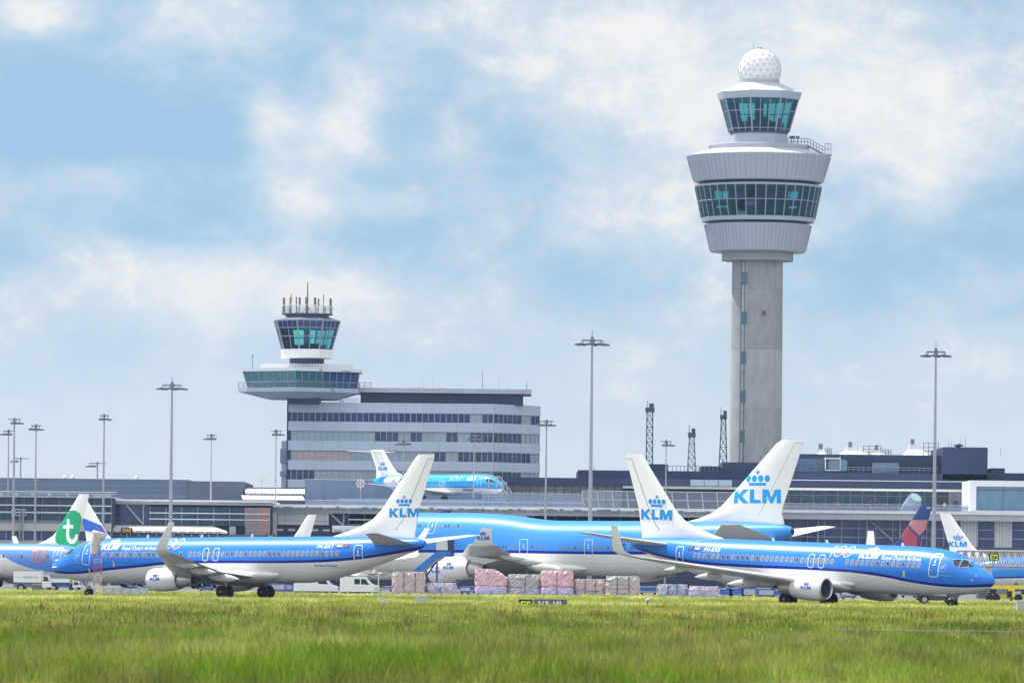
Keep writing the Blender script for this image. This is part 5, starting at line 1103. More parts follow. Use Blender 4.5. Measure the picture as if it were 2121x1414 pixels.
# ================================================================== ground
def gmat(name, c1, c2, sc, rough=.95, stretch=1.0):
    m = bpy.data.materials.new(name); m.use_nodes = True; g = N(m.node_tree); b = m.node_tree.nodes['Principled BSDF']
    x, y, z = g.xyz(g.n('ShaderNodeTexCoord').outputs['Object']); v = g.comb(x, g.m('MULTIPLY', y, stretch), 0.0)
    f = g.m('ADD', g.m('MULTIPLY', g.noise(v, sc, 5, .6), .6), g.m('MULTIPLY', g.noise(v, sc*9, 4, .6), .4))
    g.l(g.mix(g.step(f, .38, .62), c1, c2), b.inputs['Base Color']); b.inputs['Roughness'].default_value = rough; return m
def sheet(name, pts, z, m, kind='structure'):
    me = bpy.data.meshes.new(name); me.from_pydata([(a, b, z) for a, b in pts], [], [tuple(range(len(pts)))]); me.materials.append(m)
    o = bpy.data.objects.new(name, me); COL.objects.link(o); o['kind'] = kind; return o
GX = 463
sheet('ground', [(-3500,-400),(3500,-400),(3500,9000),(-3500,9000)], 0, gmat('soil', (.11,.14,.03), (.19,.20,.06), .06))
sheet('apron', [(-1500,592),(1500,592),(1500,2200),(-1500,2200)], .004, panel('apron_concrete', (.22,.22,.225), (.14,.14,.14), 7, 7, .85, .06, .08))
sheet('taxiway', [(-1500,GX),(1500,GX),(1500,514),(-1500,514)], .008, gmat('asphalt', (.06,.06,.065), (.09,.09,.09), .15))
sheet('taxi_line', [(-400,487),(400,487),(400,487.3),(-400,487.3)], .012, YEL)
ref(1900, 1300); mb = MB(); mb.bx(PX(1722,232), 60, 231.2, 232.4, 0, .2); o = mb.build('path', mat('path_grey', (.22,.22,.19), .9, var=.2), None, (30,232,0)); tag(o, kind='structure')
# ------------------------------------------------------------------ grass
def vnoise(x, y, cell, seed):
    r = np.random.default_rng(seed).random((256, 256)); u = x/cell+1000; v = y/cell+1000
    i = np.floor(u).astype(int); j = np.floor(v).astype(int); fu = u-i; fv = v-j; fu = fu*fu*(3-2*fu); fv = fv*fv*(3-2*fv)
    g_ = lambda a, b: r[a % 256, b % 256]
    return (g_(i,j)*(1-fu)+g_(i+1,j)*fu)*(1-fv)+(g_(i,j+1)*(1-fu)+g_(i+1,j+1)*fu)*fv
def grass(name, n, d0, d1, h0, h1, w0, w1, seed, cols, dens=None, clump=0.0, kx=.0895, ex=9):
    r = np.random.default_rng(seed); d = d0*(d1/d0)**r.random(n); x = (r.random(n)*2-1)*(d*kx+ex)
    if clump:
        nc = max(8, n//26); cd = d0*(d1/d0)**r.random(nc); cx = (r.random(nc)*2-1)*(cd*kx+ex); k = r.integers(0, nc, n); x = cx[k]+r.normal(0, clump, n); d = cd[k]+r.normal(0, clump, n)
    pn = vnoise(x, d*.4, 1.6, 11)*.5+vnoise(x, d*.3, 5.0, 12)*.5; keep = r.random(n) < (.35+1.0*pn if dens is None else dens(x, d, pn))
    pm = (d > 230.8) & (d < 234) & (x > (1716-CX)*232/F); keep &= ~pm
    x, d, pn = x[keep], d[keep], pn[keep]; n = len(x)
    h = (h0+(h1-h0)*r.random(n)**1.6)*(.55+.9*pn); nearpath = (d > 215) & (d <= 231) & (x > (1716-CX)*232/F); h = np.where(nearpath, h*.55, h)
    w = w0+(w1-w0)*r.random(n); a = r.random(n)*math.pi*2; ln = h*(.1+.45*r.random(n)); b = r.random(n)*math.pi*2
    ux, uy = np.cos(a)*w/2, np.sin(a)*w/2; lx, ly = np.cos(b)*ln, np.sin(b)*ln
    V_ = np.zeros((n, 5, 3), np.float32)
    V_[:,0] = np.stack([x-ux, d-uy, 0*x], 1); V_[:,1] = np.stack([x+ux, d+uy, 0*x], 1)
    V_[:,2] = np.stack([x+ux*.75+lx*.3, d+uy*.75+ly*.3, h*.6], 1); V_[:,3] = np.stack([x-ux*.75+lx*.3, d-uy*.75+ly*.3, h*.6], 1)
    V_[:,4] = np.stack([x+lx, d+ly, h], 1)
    base = (np.arange(n)*5)[:,None]; li = np.concatenate([base+np.array([0,1,2,3]), base+np.array([3,2,4])], 1).astype(np.int32).ravel()
    me = bpy.data.meshes.new(name); me.vertices.add(n*5); me.vertices.foreach_set('co', V_.ravel()); me.loops.add(n*7); me.loops.foreach_set('vertex_index', li)
    me.polygons.add(n*2); ls = (np.arange(n)*7)[:,None]+np.array([0,4]); me.polygons.foreach_set('loop_start', ls.astype(np.int32).ravel())
    me.update(calc_edges=True)
    cc = np.array(cols, np.float32); pk = vnoise(x, d*.12, 2.6, 21)*.6+vnoise(x, d*.10, 7.0, 22)*.4; k = (np.clip((pk-.2)/.6+r.normal(0,.16,n),0,.999)*len(cc)).astype(int); hue = vnoise(x, d*.15, 1.4, 23)[:,None]; t = r.random((n,1))*.45+hue*.3
    k2 = (k+1) % len(cc); c_ = cc[k]*(1-t)+cc[k2]*t; c_ *= (.72+.45*r.random((n,1)))*(.8+.45*vnoise(x, d*.12, 4.0, 24)[:,None])*(.68+.62*vnoise(x, d*.09, .8, 25)[:,None])
    ca = np.ones((n, 5, 4), np.float32); ca[:,:,:3] = c_[:,None,:]; at = me.color_attributes.new('tint', 'FLOAT_COLOR', 'POINT'); at.data.foreach_set('color', ca.ravel())
    me.materials.append(GRASSM); o = bpy.data.objects.new(name, me); COL.objects.link(o); o['kind'] = 'stuff'; return o
GRASSM = bpy.data.materials.new('grass_blade'); GRASSM.use_nodes = True; g = N(GRASSM.node_tree); GRASSM.node_tree.nodes.clear()
ot_ = g.n('ShaderNodeOutputMaterial'); at = g.n('ShaderNodeVertexColor'); at.layer_name = 'tint'
df = g.n('ShaderNodeBsdfDiffuse'); tr = g.n('ShaderNodeBsdfTranslucent'); g.l(at.outputs[0], df.inputs[0])
g.l(g.mix(1.0, at.outputs[0], (1.25,1.3,.75), 'MULTIPLY'), tr.inputs[0]); mx = g.n('ShaderNodeMixShader'); mx.inputs[0].default_value = .5
g.l(df.outputs[0], mx.inputs[1]); g.l(tr.outputs[0], mx.inputs[2]); g.l(mx.outputs[0], ot_.inputs[0])
YG = [(.36,.35,.09),(.31,.33,.07),(.48,.42,.19),(.20,.25,.05)]; GG = [(.20,.235,.065),(.125,.17,.045),(.28,.285,.11),(.23,.19,.11)]; BG = [(.18,.28,.03),(.12,.22,.025),(.24,.30,.06)]
LG = [(.50,.50,.16),(.42,.45,.12),(.58,.53,.26)]
grass('meadow_grass', 180000, 215, GX-1, .10, .30, .025, .055, 1, YG)
grass('meadow_grass', 26000, 230, GX-3, .20, .42, .03, .05, 2, YG+BG, clump=.5)
grass('meadow_grass', 26000, 515, 591, .10, .30, .04, .07, 6, YG, dens=lambda x, d, pn: .5+pn)
grass('rough_grass', 270000, 106, 300, .15, .42, .012, .028, 3, GG+YG[:1], dens=lambda x, d, pn: (.3+pn)*np.clip((310-d)/90, 0, 1))
grass('rough_grass', 85000, 108, 285, .28, .62, .014, .03, 4, BG+GG, clump=.30, dens=lambda x, d, pn: (.3+pn)*np.clip((300-d)/70, 0, 1))
grass('meadow_grass', 30000, 436, GX-.5, .24, .38, .04, .07, 7, LG, dens=lambda x, d, pn: .6+pn)
grass('meadow_grass', 24000, 570, 591, .26, .42, .05, .09, 8, LG, dens=lambda x, d, pn: .6+pn)
grass('brown_stalks', 5000, 190, 330, .35, .62, .02, .04, 9, [(.14,.07,.04),(.22,.15,.09),(.10,.07,.03)], clump=.22)
grass('green_weeds', 9000, 215, 300, .28, .50, .03, .05, 10, [(.06,.12,.03),(.09,.17,.03)], clump=.35)
grass('tall_weeds', 11000, 108, 122, .40, .74, .012, .028, 5, BG, clump=.14)
# wildflowers
def flowers(name, n, col, seed, dmin, dmax, s0):
    r = np.random.default_rng(seed); mb = MB()
    for _ in range(n):
        d = r.uniform(dmin, dmax); x = (r.random()*2-1)*(d*.09); z = r.uniform(.2,.4); s_ = s0*r.uniform(.6,1.3)
        mb.add([(x-s_,d,z),(x,d-s_,z),(x+s_,d,z),(x,d+s_,z),(x,d,z+s_),(x,d,z-s_)], [(0,1,4),(1,2,4),(2,3,4),(3,0,4),(1,0,5),(2,1,5),(3,2,5),(0,3,5)])
    o = mb.build(name, mat(name+'_c', col, .7), None, (0,0,0)); o['kind'] = 'stuff'
flowers('yellow_flowers', 110, (.6,.5,.04), 31, 190, 430, .03); flowers('white_flowers', 130, (.45,.45,.40), 32, 190, 430, .024); flowers('violet_flowers', 60, (.25,.2,.35), 33, 190, 420, .028)
# ================================================================== floodlight masts
def floodmast(px, yt_, d, label, r=.24, heads=6, span=2.4, style=0, base=0):
    ref(px, (yt_+1192)/2); X0 = ((px-CX)-TR*(HY-yt_))*d/F; zt_ = PZ(yt_, d)
    t = thing('floodlight_mast', label, 'floodlight', (X0, d, base), 0, 'floodlight masts around the aprons', world=False); H = zt_-base
    mb = MB(); mb.tube((0,0,0), (0,0,H*.45), r, r*.8, 12); mb.tube((0,0,H*.45), (0,0,H), r*.8, r*.42, 12); mb.build('pole', GALV, t)
    mb = MB()
    if style == 0:
        mb.tube((-span*.62,0,H-.1), (span*.62,0,H-.1), .11, n=6); mb.tube((0,0,H-.6), (0,0,H+.4), .3, .2, 8); mb.tube((0,0,H), (0,0,H+1.2), .04, n=4)
        n = 18
        for i in range(n):
            a, b = 2*math.pi*i/n, 2*math.pi*(i+1)/n; mb.tube((span*.7*math.cos(a), span*.7*math.sin(a), H-.6), (span*.7*math.cos(b), span*.7*math.sin(b), H-.6), .08, n=4)
    else:
        mb.tube((-span*.75,0,H), (span*.75,0,H), .08, n=6); mb.tube((-span*.75,.4,H), (span*.75,.4,H), .08, n=6); mb.tube((0,0,H-.4), (0,0,H+.25), .16, n=6)
    mb.build('head_frame', DGALV, t)
    for i in range(heads):
        m_ = MB()
        if style == 0: a = 2*math.pi*(i+.3)/heads; cx, cy, rz = span*math.cos(a)*.85, span*math.sin(a)*.85, a
        elif style == 1: cx, cy, rz = -span*.6+i*(span*1.2/max(1,heads-1)), -.3, -.6 if i % 2 else .3
        else: cx, cy, rz = (-span*.75+i*.55)*(1 if style == 2 else -1), -.2, 3.0 if style == 2 else 0
        co, si = math.cos(rz), math.sin(rz)
        def q(a_, b_, c2): return (cx+a_*co-b_*si, cy+a_*si+b_*co, H-.62+c2)
        vs = [q(-.45,-.4,.16), q(-.45,.4,.16), q(-.45,.4,-.18), q(-.45,-.4,-.18), q(.55,-.32,.02), q(.55,.32,.02), q(.55,.32,-.16), q(.55,-.32,-.16)]
        m_.add(vs, [(0,1,2,3),(7,6,5,4),(0,4,5,1),(1,5,6,2),(2,6,7,3),(3,7,4,0)]); m_.tube(q(-.2,0,.1), (cx*.8,cy*.8,H-.1), .05, n=4); m_.build('lamp_head', mat('lamp_housing', (.13,.14,.17), .5, .3), t)
    return t
floodmast(1226.5, 703, 758, 'very tall floodlight mast standing behind the jumbo hump, clear of every building', .31, 6, 2.1)
floodmast(1938.5, 727, 770, 'very tall floodlight mast beside the red and blue tail', .29, 6, 1.9)
floodmast(356.5, 796, 850, 'tall round-headed floodlight mast behind the left twin jet winglet', .31, 6, 2.1)
floodmast(1132, 872, 905, 'floodlight mast just right of the office block', .22, 4, 1.5, 1)
floodmast(30, 868, 925, 'taller of the two close-set floodlight masts at the left edge', .26, 3, 1.3, 3)
floodmast(18, 892, 1000, 'shorter of the two close-set floodlight masts at the left edge', .2, 3, 1.3, 2)
floodmast(75, 881, 925, 'floodlight mast third from the left edge above the long hall', .2, 4, 1.1, 1)
floodmast(216, 860, 925, 'floodlight mast rising above the white blue-barred tail', .24, 3, 1.0, 3)
floodmast(438, 901, 950, 'floodlight mast at the right end of the long hall', .18, 3, 1.0, 2)
floodmast(572, 892, 950, 'floodlight mast close to the left side of the office block', .2, 3, 1.2, 3)
floodmast(836, 912, 955, 'floodlight mast in front of the office block near the T-tailed jet fin', .14, 4, 1.2, 2)
floodmast(982, 902, 955, 'floodlight mast crossing the nose half of the T-tailed jet', .16, 4, 1.2, 1)
floodmast(1380, 914, 940, 'floodlight mast between the right twin jet fin and the lattice masts', .17, 3, 1.2, 3)
floodmast(43, 949, 1150, 'short distant floodlight mast with a tee head, left', .3, 2, 2.0, 2)
floodmast(202, 959, 1150, 'short distant floodlight mast with a wide tee head, partly behind a nearer mast', .3, 3, 2.4, 2)
# ------------------------------------------------------------------ lattice masts
def lattice(px, y0, y1, d, w, wt, label, name='lattice_mast', m=None, top=True):
    ref(px, (y0+y1)/2); x = PX(px, d); za, zb = PZ(y1, d), PZ(y0, d); t = thing(name, label, 'mast', (x, d, za), world=False); H = zb-za
    mb = MB(); n = max(5, int(H/(w*1.1)))
    cs = lambda u: [(sx*(w+(wt-w)*u)/2, sy*(w+(wt-w)*u)/2, H*u) for sx, sy in ((-1,-1),(1,-1),(1,1),(-1,1))]
    for i in range(n):
        a, b = cs(i/n), cs((i+1)/n)
        for j in range(4):
            k = (j+1) % 4; mb.tube(a[j], b[j], .09, n=4); mb.tube(a[j], b[k], .05, n=4); mb.tube(a[k], b[j], .05, n=4); mb.tube(b[j], b[k], .05, n=4)
    mb.build('lattice_frame', m or mat('lattice_dark', (.05,.07,.11), .6), t)
    if top: mb = MB(); mb.box((0,0,H+.4), (wt*1.6,wt*1.6,.9)); mb.box((.3,0,H+1.2), (wt*.8,wt,.9)); mb.tube((-.5,0,H), (-.5,0,H+2.2), .06); mb.build('mast_top', mat('mast_top', (.06,.10,.12), .6), t)
    return t
lattice(1345.5, 853, 962, 1120, 1.25, 1.1, 'dark straight lattice mast, leftmost of three left of the tall tower', m=mat('lattice_navy', (.03,.045,.09), .6))
lattice(1432.5, 905, 976, 1100, 1.55, .9, 'short pale lattice mast, middle of the three', m=mat('lattice_grey', (.15,.18,.22), .6))
lattice(1498, 868, 964, 1115, 1.5, .8, 'slender tapering lattice mast right beside the tall tower shaft')
# ================================================================== windsock
d = 486; ref(204, 1190); WX = PX(202.5, d); t = thing('windsock', 'pale drooping windsock on a red and white lattice pole before the left nose', 'windsock', (WX, d, 0), world=False)
REDP = mat('lattice_red', (.50,.08,.09), .6); WHP = mat('lattice_white', (.55,.52,.46), .6, var=.1)
zt_ = PZ(1150, d); nseg = 16
for s_ in range(nseg):
    za, zb = zt_*s_/nseg, zt_*(s_+1)/nseg; mb = MB(); w = .30
    for j in range(4):
        sx, sy = ((-1,-1),(1,-1),(1,1),(-1,1))[j]; tx_, ty_ = ((1,-1),(1,1),(-1,1),(-1,-1))[j]
        mb.tube((sx*w,sy*w,za), (sx*w,sy*w,zb), .022, n=4); mb.tube((sx*w,sy*w,za), (tx_*w,ty_*w,zb), .014, n=4)
    mb.build('lattice_section', REDP if s_ in (9,10,11,12,15) or s_ == 5 else WHP, t)
z_ = lambda py: PZ(py, d); x_ = lambda px: PX(px, d)-WX
mb = MB(); rings = []; path = [(200.5,1099,.30),(204,1101,.58),(205,1106,.58),(203,1113,.50),(199,1120,.46),(197,1127,.40),(196,1136,.38),(194.5,1141,.35),(193.5,1147,.33)]
for i, (px, py, rr) in enumerate(path):
    tl = .5 if i < 4 else .2; rings.append([(x_(px)+rr*math.cos(a)*(1+.06*math.sin(3*a+i)), rr*math.sin(a), z_(py)+rr*math.cos(a)*tl*-.5) for a in [2*math.pi*k/18 for k in range(18)]])
mb.loft(rings[:1]+rings, False); sk = mb.build('sock', mat('sock_cloth', (.62,.58,.50), .9, var=.10, scale=2.5, bump=.5, bscale=5), t)
for i in (3, 5): 
    mb = MB(); mb.loft([[(a*1.012+0, b*1.012, c_) for a, b, c_ in rings[i]], [(rings[i][k][0]*.7+rings[i+1][k][0]*.3, (rings[i][k][1]*.7+rings[i+1][k][1]*.3)*1.02, rings[i][k][2]*.7+rings[i+1][k][2]*.3) for k in range(18)]], False); mb.build('sock_band', mat('sock_seam', (.50,.46,.40), .9), sk)
mb = MB(); 
for k in range(18): mb.tube(rings[-1][k], rings[-1][(k+1) % 18], .03, n=4)
mb.build('sock_hoop', REDP, sk)
mb = MB(); mb.tube((.1,0,zt_), (x_(206),0,z_(1100)), .05); mb.tube((x_(206),0,z_(1100)), (x_(206),0,z_(1090)), .07, .05); mb.build('pole_tip', mat('tip_red', (.4,.06,.03), .5), t)
# ================================================================== taxiway signs
def board(name, label, px0, px1, y0, y1, d, m, txt, tm, frame=None, bold=.03, size=.8):
    ref((px0+px1)/2, (y0+y1)/2); xc = PX((px0+px1)/2, d); zb = PZ(y1, d); t = thing(name, label, 'sign', (xc, d, 0))
    w = PX(px1, d)-PX(px0, d); h = PZ(y0, d)-PZ(y1, d)+.25; z0 = PZ(y0, d)-h
    mb = MB(); mb.bx(xc-w/2, xc+w/2, d, d+.18, z0, z0+h); b_ = mb.build('sign_board', m, t)
    mb = MB(); fr = .05
    for q in ((xc-w/2-fr, xc-w/2, z0, z0+h), (xc+w/2, xc+w/2+fr, z0, z0+h), (xc-w/2-fr, xc+w/2+fr, z0+h, z0+h+fr)): mb.bx(q[0], q[1], d-.05, d+.22, q[2], q[3])
    mb.build('sign_frame', frame or DSTEEL, t)
    for x in (xc-w*.35, xc+w*.35): mb = MB(); mb.tube((x, d+.1, 0), (x, d+.1, z0), .05, n=6); mb.build('leg', GALV, t)
    sh = text2d(txt, 1, 0, bold); ws = max(a for a, b in sh[0]); hs = max(b for a, b in sh[0]); k = h*size*.86/hs; kx = min(w*.8/ws, k*1.25); xs = xc-ws*kx/2; zs = z0+h*.2
    decal(sh, lambda u, v: (xs+u*kx, d-.02, zs+v*k), 'sign_lettering', tm, b_, cuts=False); return t
board('taxiway_sign', 'small black sign reading E5 in lime in the grass', 1075.5, 1102, 1242, 1255, 428, BLACK, 'E5', SIGG)
s2 = board('runway_sign', 'brown sign reading 36R-18L in white beside the black sign', 1106.5, 1174, 1241, 1255, 429, mat('sign_brown', (.16,.12,.11), .7), '36R-18L', mat('sign_grey', (.75,.75,.75), .6), GALV)
# small field furniture
def boxthing(name, label, cat, px0, px1, y0, d, m, cap=None, dep=.8, legs=False):
    ref((px0+px1)/2, y0); xc = PX((px0+px1)/2, d); t = thing(name, label, cat, (xc, d, 0)); w = PX(px1,d)-PX(px0,d); H = PZ(y0, d)
    mb = MB(); mb.bx(xc-w/2, xc+w/2, d, d+dep, .05, H*.93); mb.build('body', m, t)
    mb = MB(); mb.bx(xc-w/2-.05, xc+w/2+.05, d-.05, d+dep+.05, H*.93, H); mb.build('lid', cap or m, t)
    mb = MB(); mb.bx(xc-w/2+.08, xc-.02, d-.03, d-.005, .12, H*.85); mb.bx(xc+.02, xc+w/2-.08, d-.03, d-.005, .12, H*.85); mb.build('door', m, t); return t
CAB = mat('cabinet_grey', (.42,.45,.47), .6); CABL = mat('cabinet_pale', (.6,.61,.58), .6)
boxthing('equipment_cabinet', 'low grey equipment cabinet in the grass below the large netted load', 'cabinet', 859, 888, 1233, 440, CAB, CABL)
boxthing('equipment_cabinet', 'small white cabinet in the grass at the foot of the light post', 'cabinet', 787, 802, 1239, 425, CABL)
boxthing('equipment_cabinet', 'grey cabinet cut off by the right edge of the grass', 'cabinet', 2107, 2125, 1243, 420, CAB, CABL)
d = 432; ref(783, 1210); xc = PX(784, d); t = thing('approach_light_post', 'thin post with a tee of drooping lamps below the left twin jet tail', 'light post', (xc, d, 0)); mb = MB(); mb.tube((xc,d,0), (xc,d,PZ(1187,d)), .05); mb.tube((PX(766,d),d,PZ(1187,d)), (PX(801,d),d,PZ(1187,d)), .04); mb.build('post', CABL, t)
for px in (768, 776, 793, 799): mb = MB(); mb.tube((PX(px,d)-.2,d,PZ(1189,d)), (PX(px,d)+.22,d,PZ(1186.5,d)), .09, .05, 8); mb.build('lamp', mat('lamp_brown', (.22,.2,.17), .6), t)
mb = MB(); mb.bx(PX(775,d), PX(787,d), d-.12, d-.06, PZ(1224,d), PZ(1215,d)); mb.build('junction_box', mat('junction_lime', (.5,.55,.4), .6), t)
mb = MB(); mb.tube((PX(774,d),d,PZ(1187,d)), (PX(776,d),d,PZ(1179,d)), .13, .08, 8); mb.build('camera_head', DWHITE, t)
d = 425; ref(1343, 1245); xc = PX(1341, d); t = thing('edge_light', 'short post with a tilted lamp in the grass below the blue-wrapped load', 'light post', (xc, d, 0)); mb = MB(); mb.tube((xc,d,0), (xc,d,PZ(1245,d)), .04); mb.build('post', mat('post_brown', (.2,.13,.06), .7), t); mb = MB(); mb.tube((xc-.1,d,PZ(1243,d)), (xc+.2,d-.1,PZ(1240,d)), .1, .15, 10); mb.build('lamp', mat('lamp_pink', (.5,.42,.38), .6), t)
ref(1366, 1256); d = 415; xc = PX(1366, d); t = thing('ground_bracket', 'small black bracket low in the grass right of the short lamp', 'bracket', (xc, d, 0)); mb = MB(); mb.bx(PX(1357,d), PX(1377,d), d, d+.2, PZ(1257,d), PZ(1254,d)); mb.bx(PX(1357,d), PX(1359,d), d, d+.15, 0, PZ(1257,d)); mb.bx(PX(1375,d), PX(1377,d), d, d+.15, 0, PZ(1257,d)); mb.build('frame', BLACK, t)
# ================================================================== wrapped air cargo
def netmat(name, col, col2, net, k=2.3):
    m = bpy.data.materials.new(name); m.use_nodes = True; g = N(m.node_tree); b = m.node_tree.nodes['Principled BSDF']; x, y, z = g.xyz(g.n('ShaderNodeTexCoord').outputs['Object'])
    c_ = g.mix(g.step(g.noise(g.comb(x, y, z), 1.6, 5, .7), .42, .6), col, col2)
    def line(e): f = g.m('ABSOLUTE', g.m('SUBTRACT', g.m('FRACT', g.m('MULTIPLY', e, k)), .5)); return g.m('GREATER_THAN', f, .44)
    n_ = g.m('MAXIMUM', line(g.m('ADD', g.m('ADD', x, y), z)), line(g.m('SUBTRACT', g.m('ADD', x, y), z)))
    g.l(g.mix(g.m('MULTIPLY', n_, .85), c_, net), b.inputs['Base Color']); b.inputs['Roughness'].default_value = .45
    bp = g.n('ShaderNodeBump'); bp.inputs['Strength'].default_value = .8; bp.inputs['Distance'].default_value = .12; g.l(g.noise(g.comb(x, y, z), 4.5, 4), bp.inputs['Height']); g.l(bp.outputs[0], b.inputs['Normal']); return m
PINK = netmat('wrap_pink', (.66,.32,.38), (.74,.46,.50), (.88,.76,.76)); LIL = netmat('wrap_lilac', (.46,.38,.66), (.60,.48,.66), (.75,.7,.8)); GRY = netmat('wrap_grey', (.44,.43,.44), (.60,.51,.53), (.2,.19,.2)); PUR = netmat('wrap_purple', (.38,.34,.50), (.60,.53,.60), (.5,.45,.5)); BLU = netmat('wrap_blue', (.22,.30,.55), (.54,.49,.56), (.4,.42,.5)); BEI = netmat('wrap_beige', (.54,.44,.42), (.58,.50,.47), (.5,.28,.28))
def cargo(px0, px1, y0, d, label, m1, m2=None, split=.5, straps=2, slope=0.0, dep=2.4, seed=0):
    ref((px0+px1)/2, 1210); xa, xb = PX(px0,d), PX(px1,d); H = PZ(y0, d); w = xb-xa; t = thing('cargo_pallet', label, 'cargo', (xa+w/2, d+dep/2, 0), 0, 'netted cargo pallets in a row in front of the jumbo', world=False)
    r = random.Random(seed)
    def load(z0, z1, m, nm, topslope=0.0):
        mb = MB(); nx, ny, nz = 12, 6, max(3, int((z1-z0)/.3)); rings = []
        for k in range(nz+1):
            z = z0+(z1-z0)*k/nz; pts = []; per = [(i/nx, 0) for i in range(nx)]+[(1, j/ny) for j in range(ny)]+[(1-i/nx, 1) for i in range(nx)]+[(0, 1-j/ny) for j in range(ny)]
            for a, b in per:
                cor = .12 if (a in (0, 1) and b in (0, 1)) else 0; jx = r.uniform(-.08,.08); zz_ = z-(topslope*max(0, a-.62)*2.6*(k/nz)**2 if topslope else 0)
                ins = .10 if k == nz else .0
                pts.append(((a-.5)*(w-2*ins)*(1-cor)+jx, (b-.5)*(dep-2*ins)*(1-cor)+r.uniform(-.08,.08), zz_+r.uniform(-.09,.05)*(k > 0)))
            rings.append(pts)
        mb.loft(rings, True, False); return mb.build(nm, m, t)
    mb = MB(); mb.bx(-w/2-.03, w/2+.03, -dep/2, dep/2, .32, .42); 
    for x in (-w*.4, 0, w*.4): mb.bx(x-.1, x+.1, -dep/2+.1, dep/2-.1, 0, .32)
    mb.build('pallet_base', GALV, t)
    if m2: load(.42, H*split, m2, 'lower_load'); load(H*split, H, m1, 'upper_load', slope)
    else: load(.42, H, m1, 'load', slope)
    for i in range(straps):
        x = -w/2+w*(i+1)/(straps+1)+r.uniform(-.15,.15); mb = MB(); mb.bx(x-.035, x+.035, -dep/2-.07, -dep/2-.05, .4, H*.985-(slope*.6 if x > w*.15 else 0)); mb.build('strap', mat('strap_dark', (.10,.08,.09), .7), t)
    mb = MB(); mb.box((0,0,H-.0), (w*.9 if not slope else w*.5, dep*.86, .05)) if not slope else mb.box((-w*.2,0,H), (w*.5, dep*.86, .05)); mb.build('top_sheet', mat('top_film', (.78,.76,.76), .3, var=.15), t)
DP = 600
cargo(812, 880, 1184, DP, 'large beige-pink netted cargo stack, leftmost in the row', BEI, None, .5, 2, 0, 2.4, 1)
cargo(881, 945, 1207, DP+1, 'low purple-grey cargo stack right of the large beige one', PUR, None, .5, 1, 0, 2.4, 2)
cargo(984, 1051, 1178, DP, 'pink-over-lilac cargo stack with a sloping right shoulder', PINK, LIL, .42, 0, .8, 2.4, 3)
cargo(1053, 1120, 1189, DP, 'pale grey cargo stack between the two tall pink ones', GRY, PUR, .45, 1, 0, 2.4, 4)
cargo(1121, 1187, 1181, DP-1, 'square pink-over-lilac cargo stack with a flat top', PINK, LIL, .42, 1, 0, 2.4, 5)
cargo(1188, 1254, 1199, DP, 'lower pinkish cargo stack with white film and dark straps on top', BEI, PUR, .4, 2, 0, 2.4, 6)
cargo(1256, 1325, 1193, DP-2, 'grey and pink cargo stack with two dark upright straps', GRY, BEI, .45, 2, 0, 2.4, 7)
cargo(1362, 1425, 1210, DP-2, 'blue-tinted cargo stack with two straps under the right twin jet tail', BLU, None, .5, 2, 0, 2.4, 8)
cargo(1427, 1490, 1214, DP-3, 'low mauve cargo stack right of the blue-tinted one', PUR, None, .5, 0, 0, 2.4, 9)
cargo(1640, 1672, 1222, DP+4, 'small blue cargo stack close to the right main wheels', BLU, None, .5, 1, 0, 2.4, 10)
ref(1525, 1225); d = DP-6
def lowdolly(label, px0, px1, y0, d, m, txt=None):
    ref((px0+px1)/2, 1230); xa, xb = PX(px0,d), PX(px1,d); t = thing('cargo_dolly', label, 'dolly', ((xa+xb)/2, d+1, 0)); H = PZ(y0,d)
    mb = MB(); mb.bx(xa, xb, d, d+2.2, .34, H); mb.build('bed', m, t)
    for x in (xa+.4, xb-.4): mb = MB(); mb.tube((x, d+.1, .2), (x, d+.3, .2), .2, .2, 14); mb.tube((x, d+1.9, .2), (x, d+2.1, .2), .2, .2, 14); mb.build('wheel', TYRE, t)
    mb = MB(); mb.bx(xa-.06, xa, d-.03, d+2.2, .3, H+.15); mb.bx(xb, xb+.06, d-.03, d+2.2, .3, H+.15); mb.build('end_rail', YEL, t)
    if txt: mb = MB(); xm = (xa+xb)/2; mb.bx(xm-.75, xm+.75, d-.06, d-.01, .36, H-.03); mb.build('dark_panel', BLACK, t)
lowdolly('yellow cargo dolly with a black centre plate in front of the pinkish stack', 1210, 1262, 1230, DP-8, YEL, 1)
lowdolly('yellow slatted dolly between the grey-pink and the blue stacks', 1326, 1361, 1231, DP-4, YEL)
lowdolly('long bright yellow dolly under the right twin jet wing', 1492, 1562, 1234, DP-12, YEL)
# jumbled baggage containers on the apron
UB = mat('container_blue', (.04,.13,.45), .5, var=.2, scale=3); UG = mat('container_grey', (.45,.46,.48), .4, .3, var=.15, scale=3)
def uld(px, y0, w, d, m, label, n):
    ref(px, 1215); x = PX(px, d); t = thing('baggage_container', label, 'container', (x, d, 0), 0, 'baggage containers standing on the apron', world=False); H = PZ(y0, d); w2 = w/2
    mb = MB(); mb.prism([(-w2+.35,.35),(w2,.35),(w2,H),(-w2,H),(-w2,.9)], -.75, .75); b_ = mb.build('body', m, t)
    mb = MB(); mb.bx(-w2+.3, w2-.1, -.79, -.755, .5, H-.12); mb.build('curtain_door', UG if m is UB else UB, b_)
    mb = MB(); mb.bx(-w2, w2, -.8, .8, .26, .35); mb.build('trailer', DGALV, t)
    for q in (-w2+.5, w2-.3): mb = MB(); mb.tube((q,-.7,.16), (q,-.5,.16), .16, n=12); mb.build('wheel', TYRE, t)
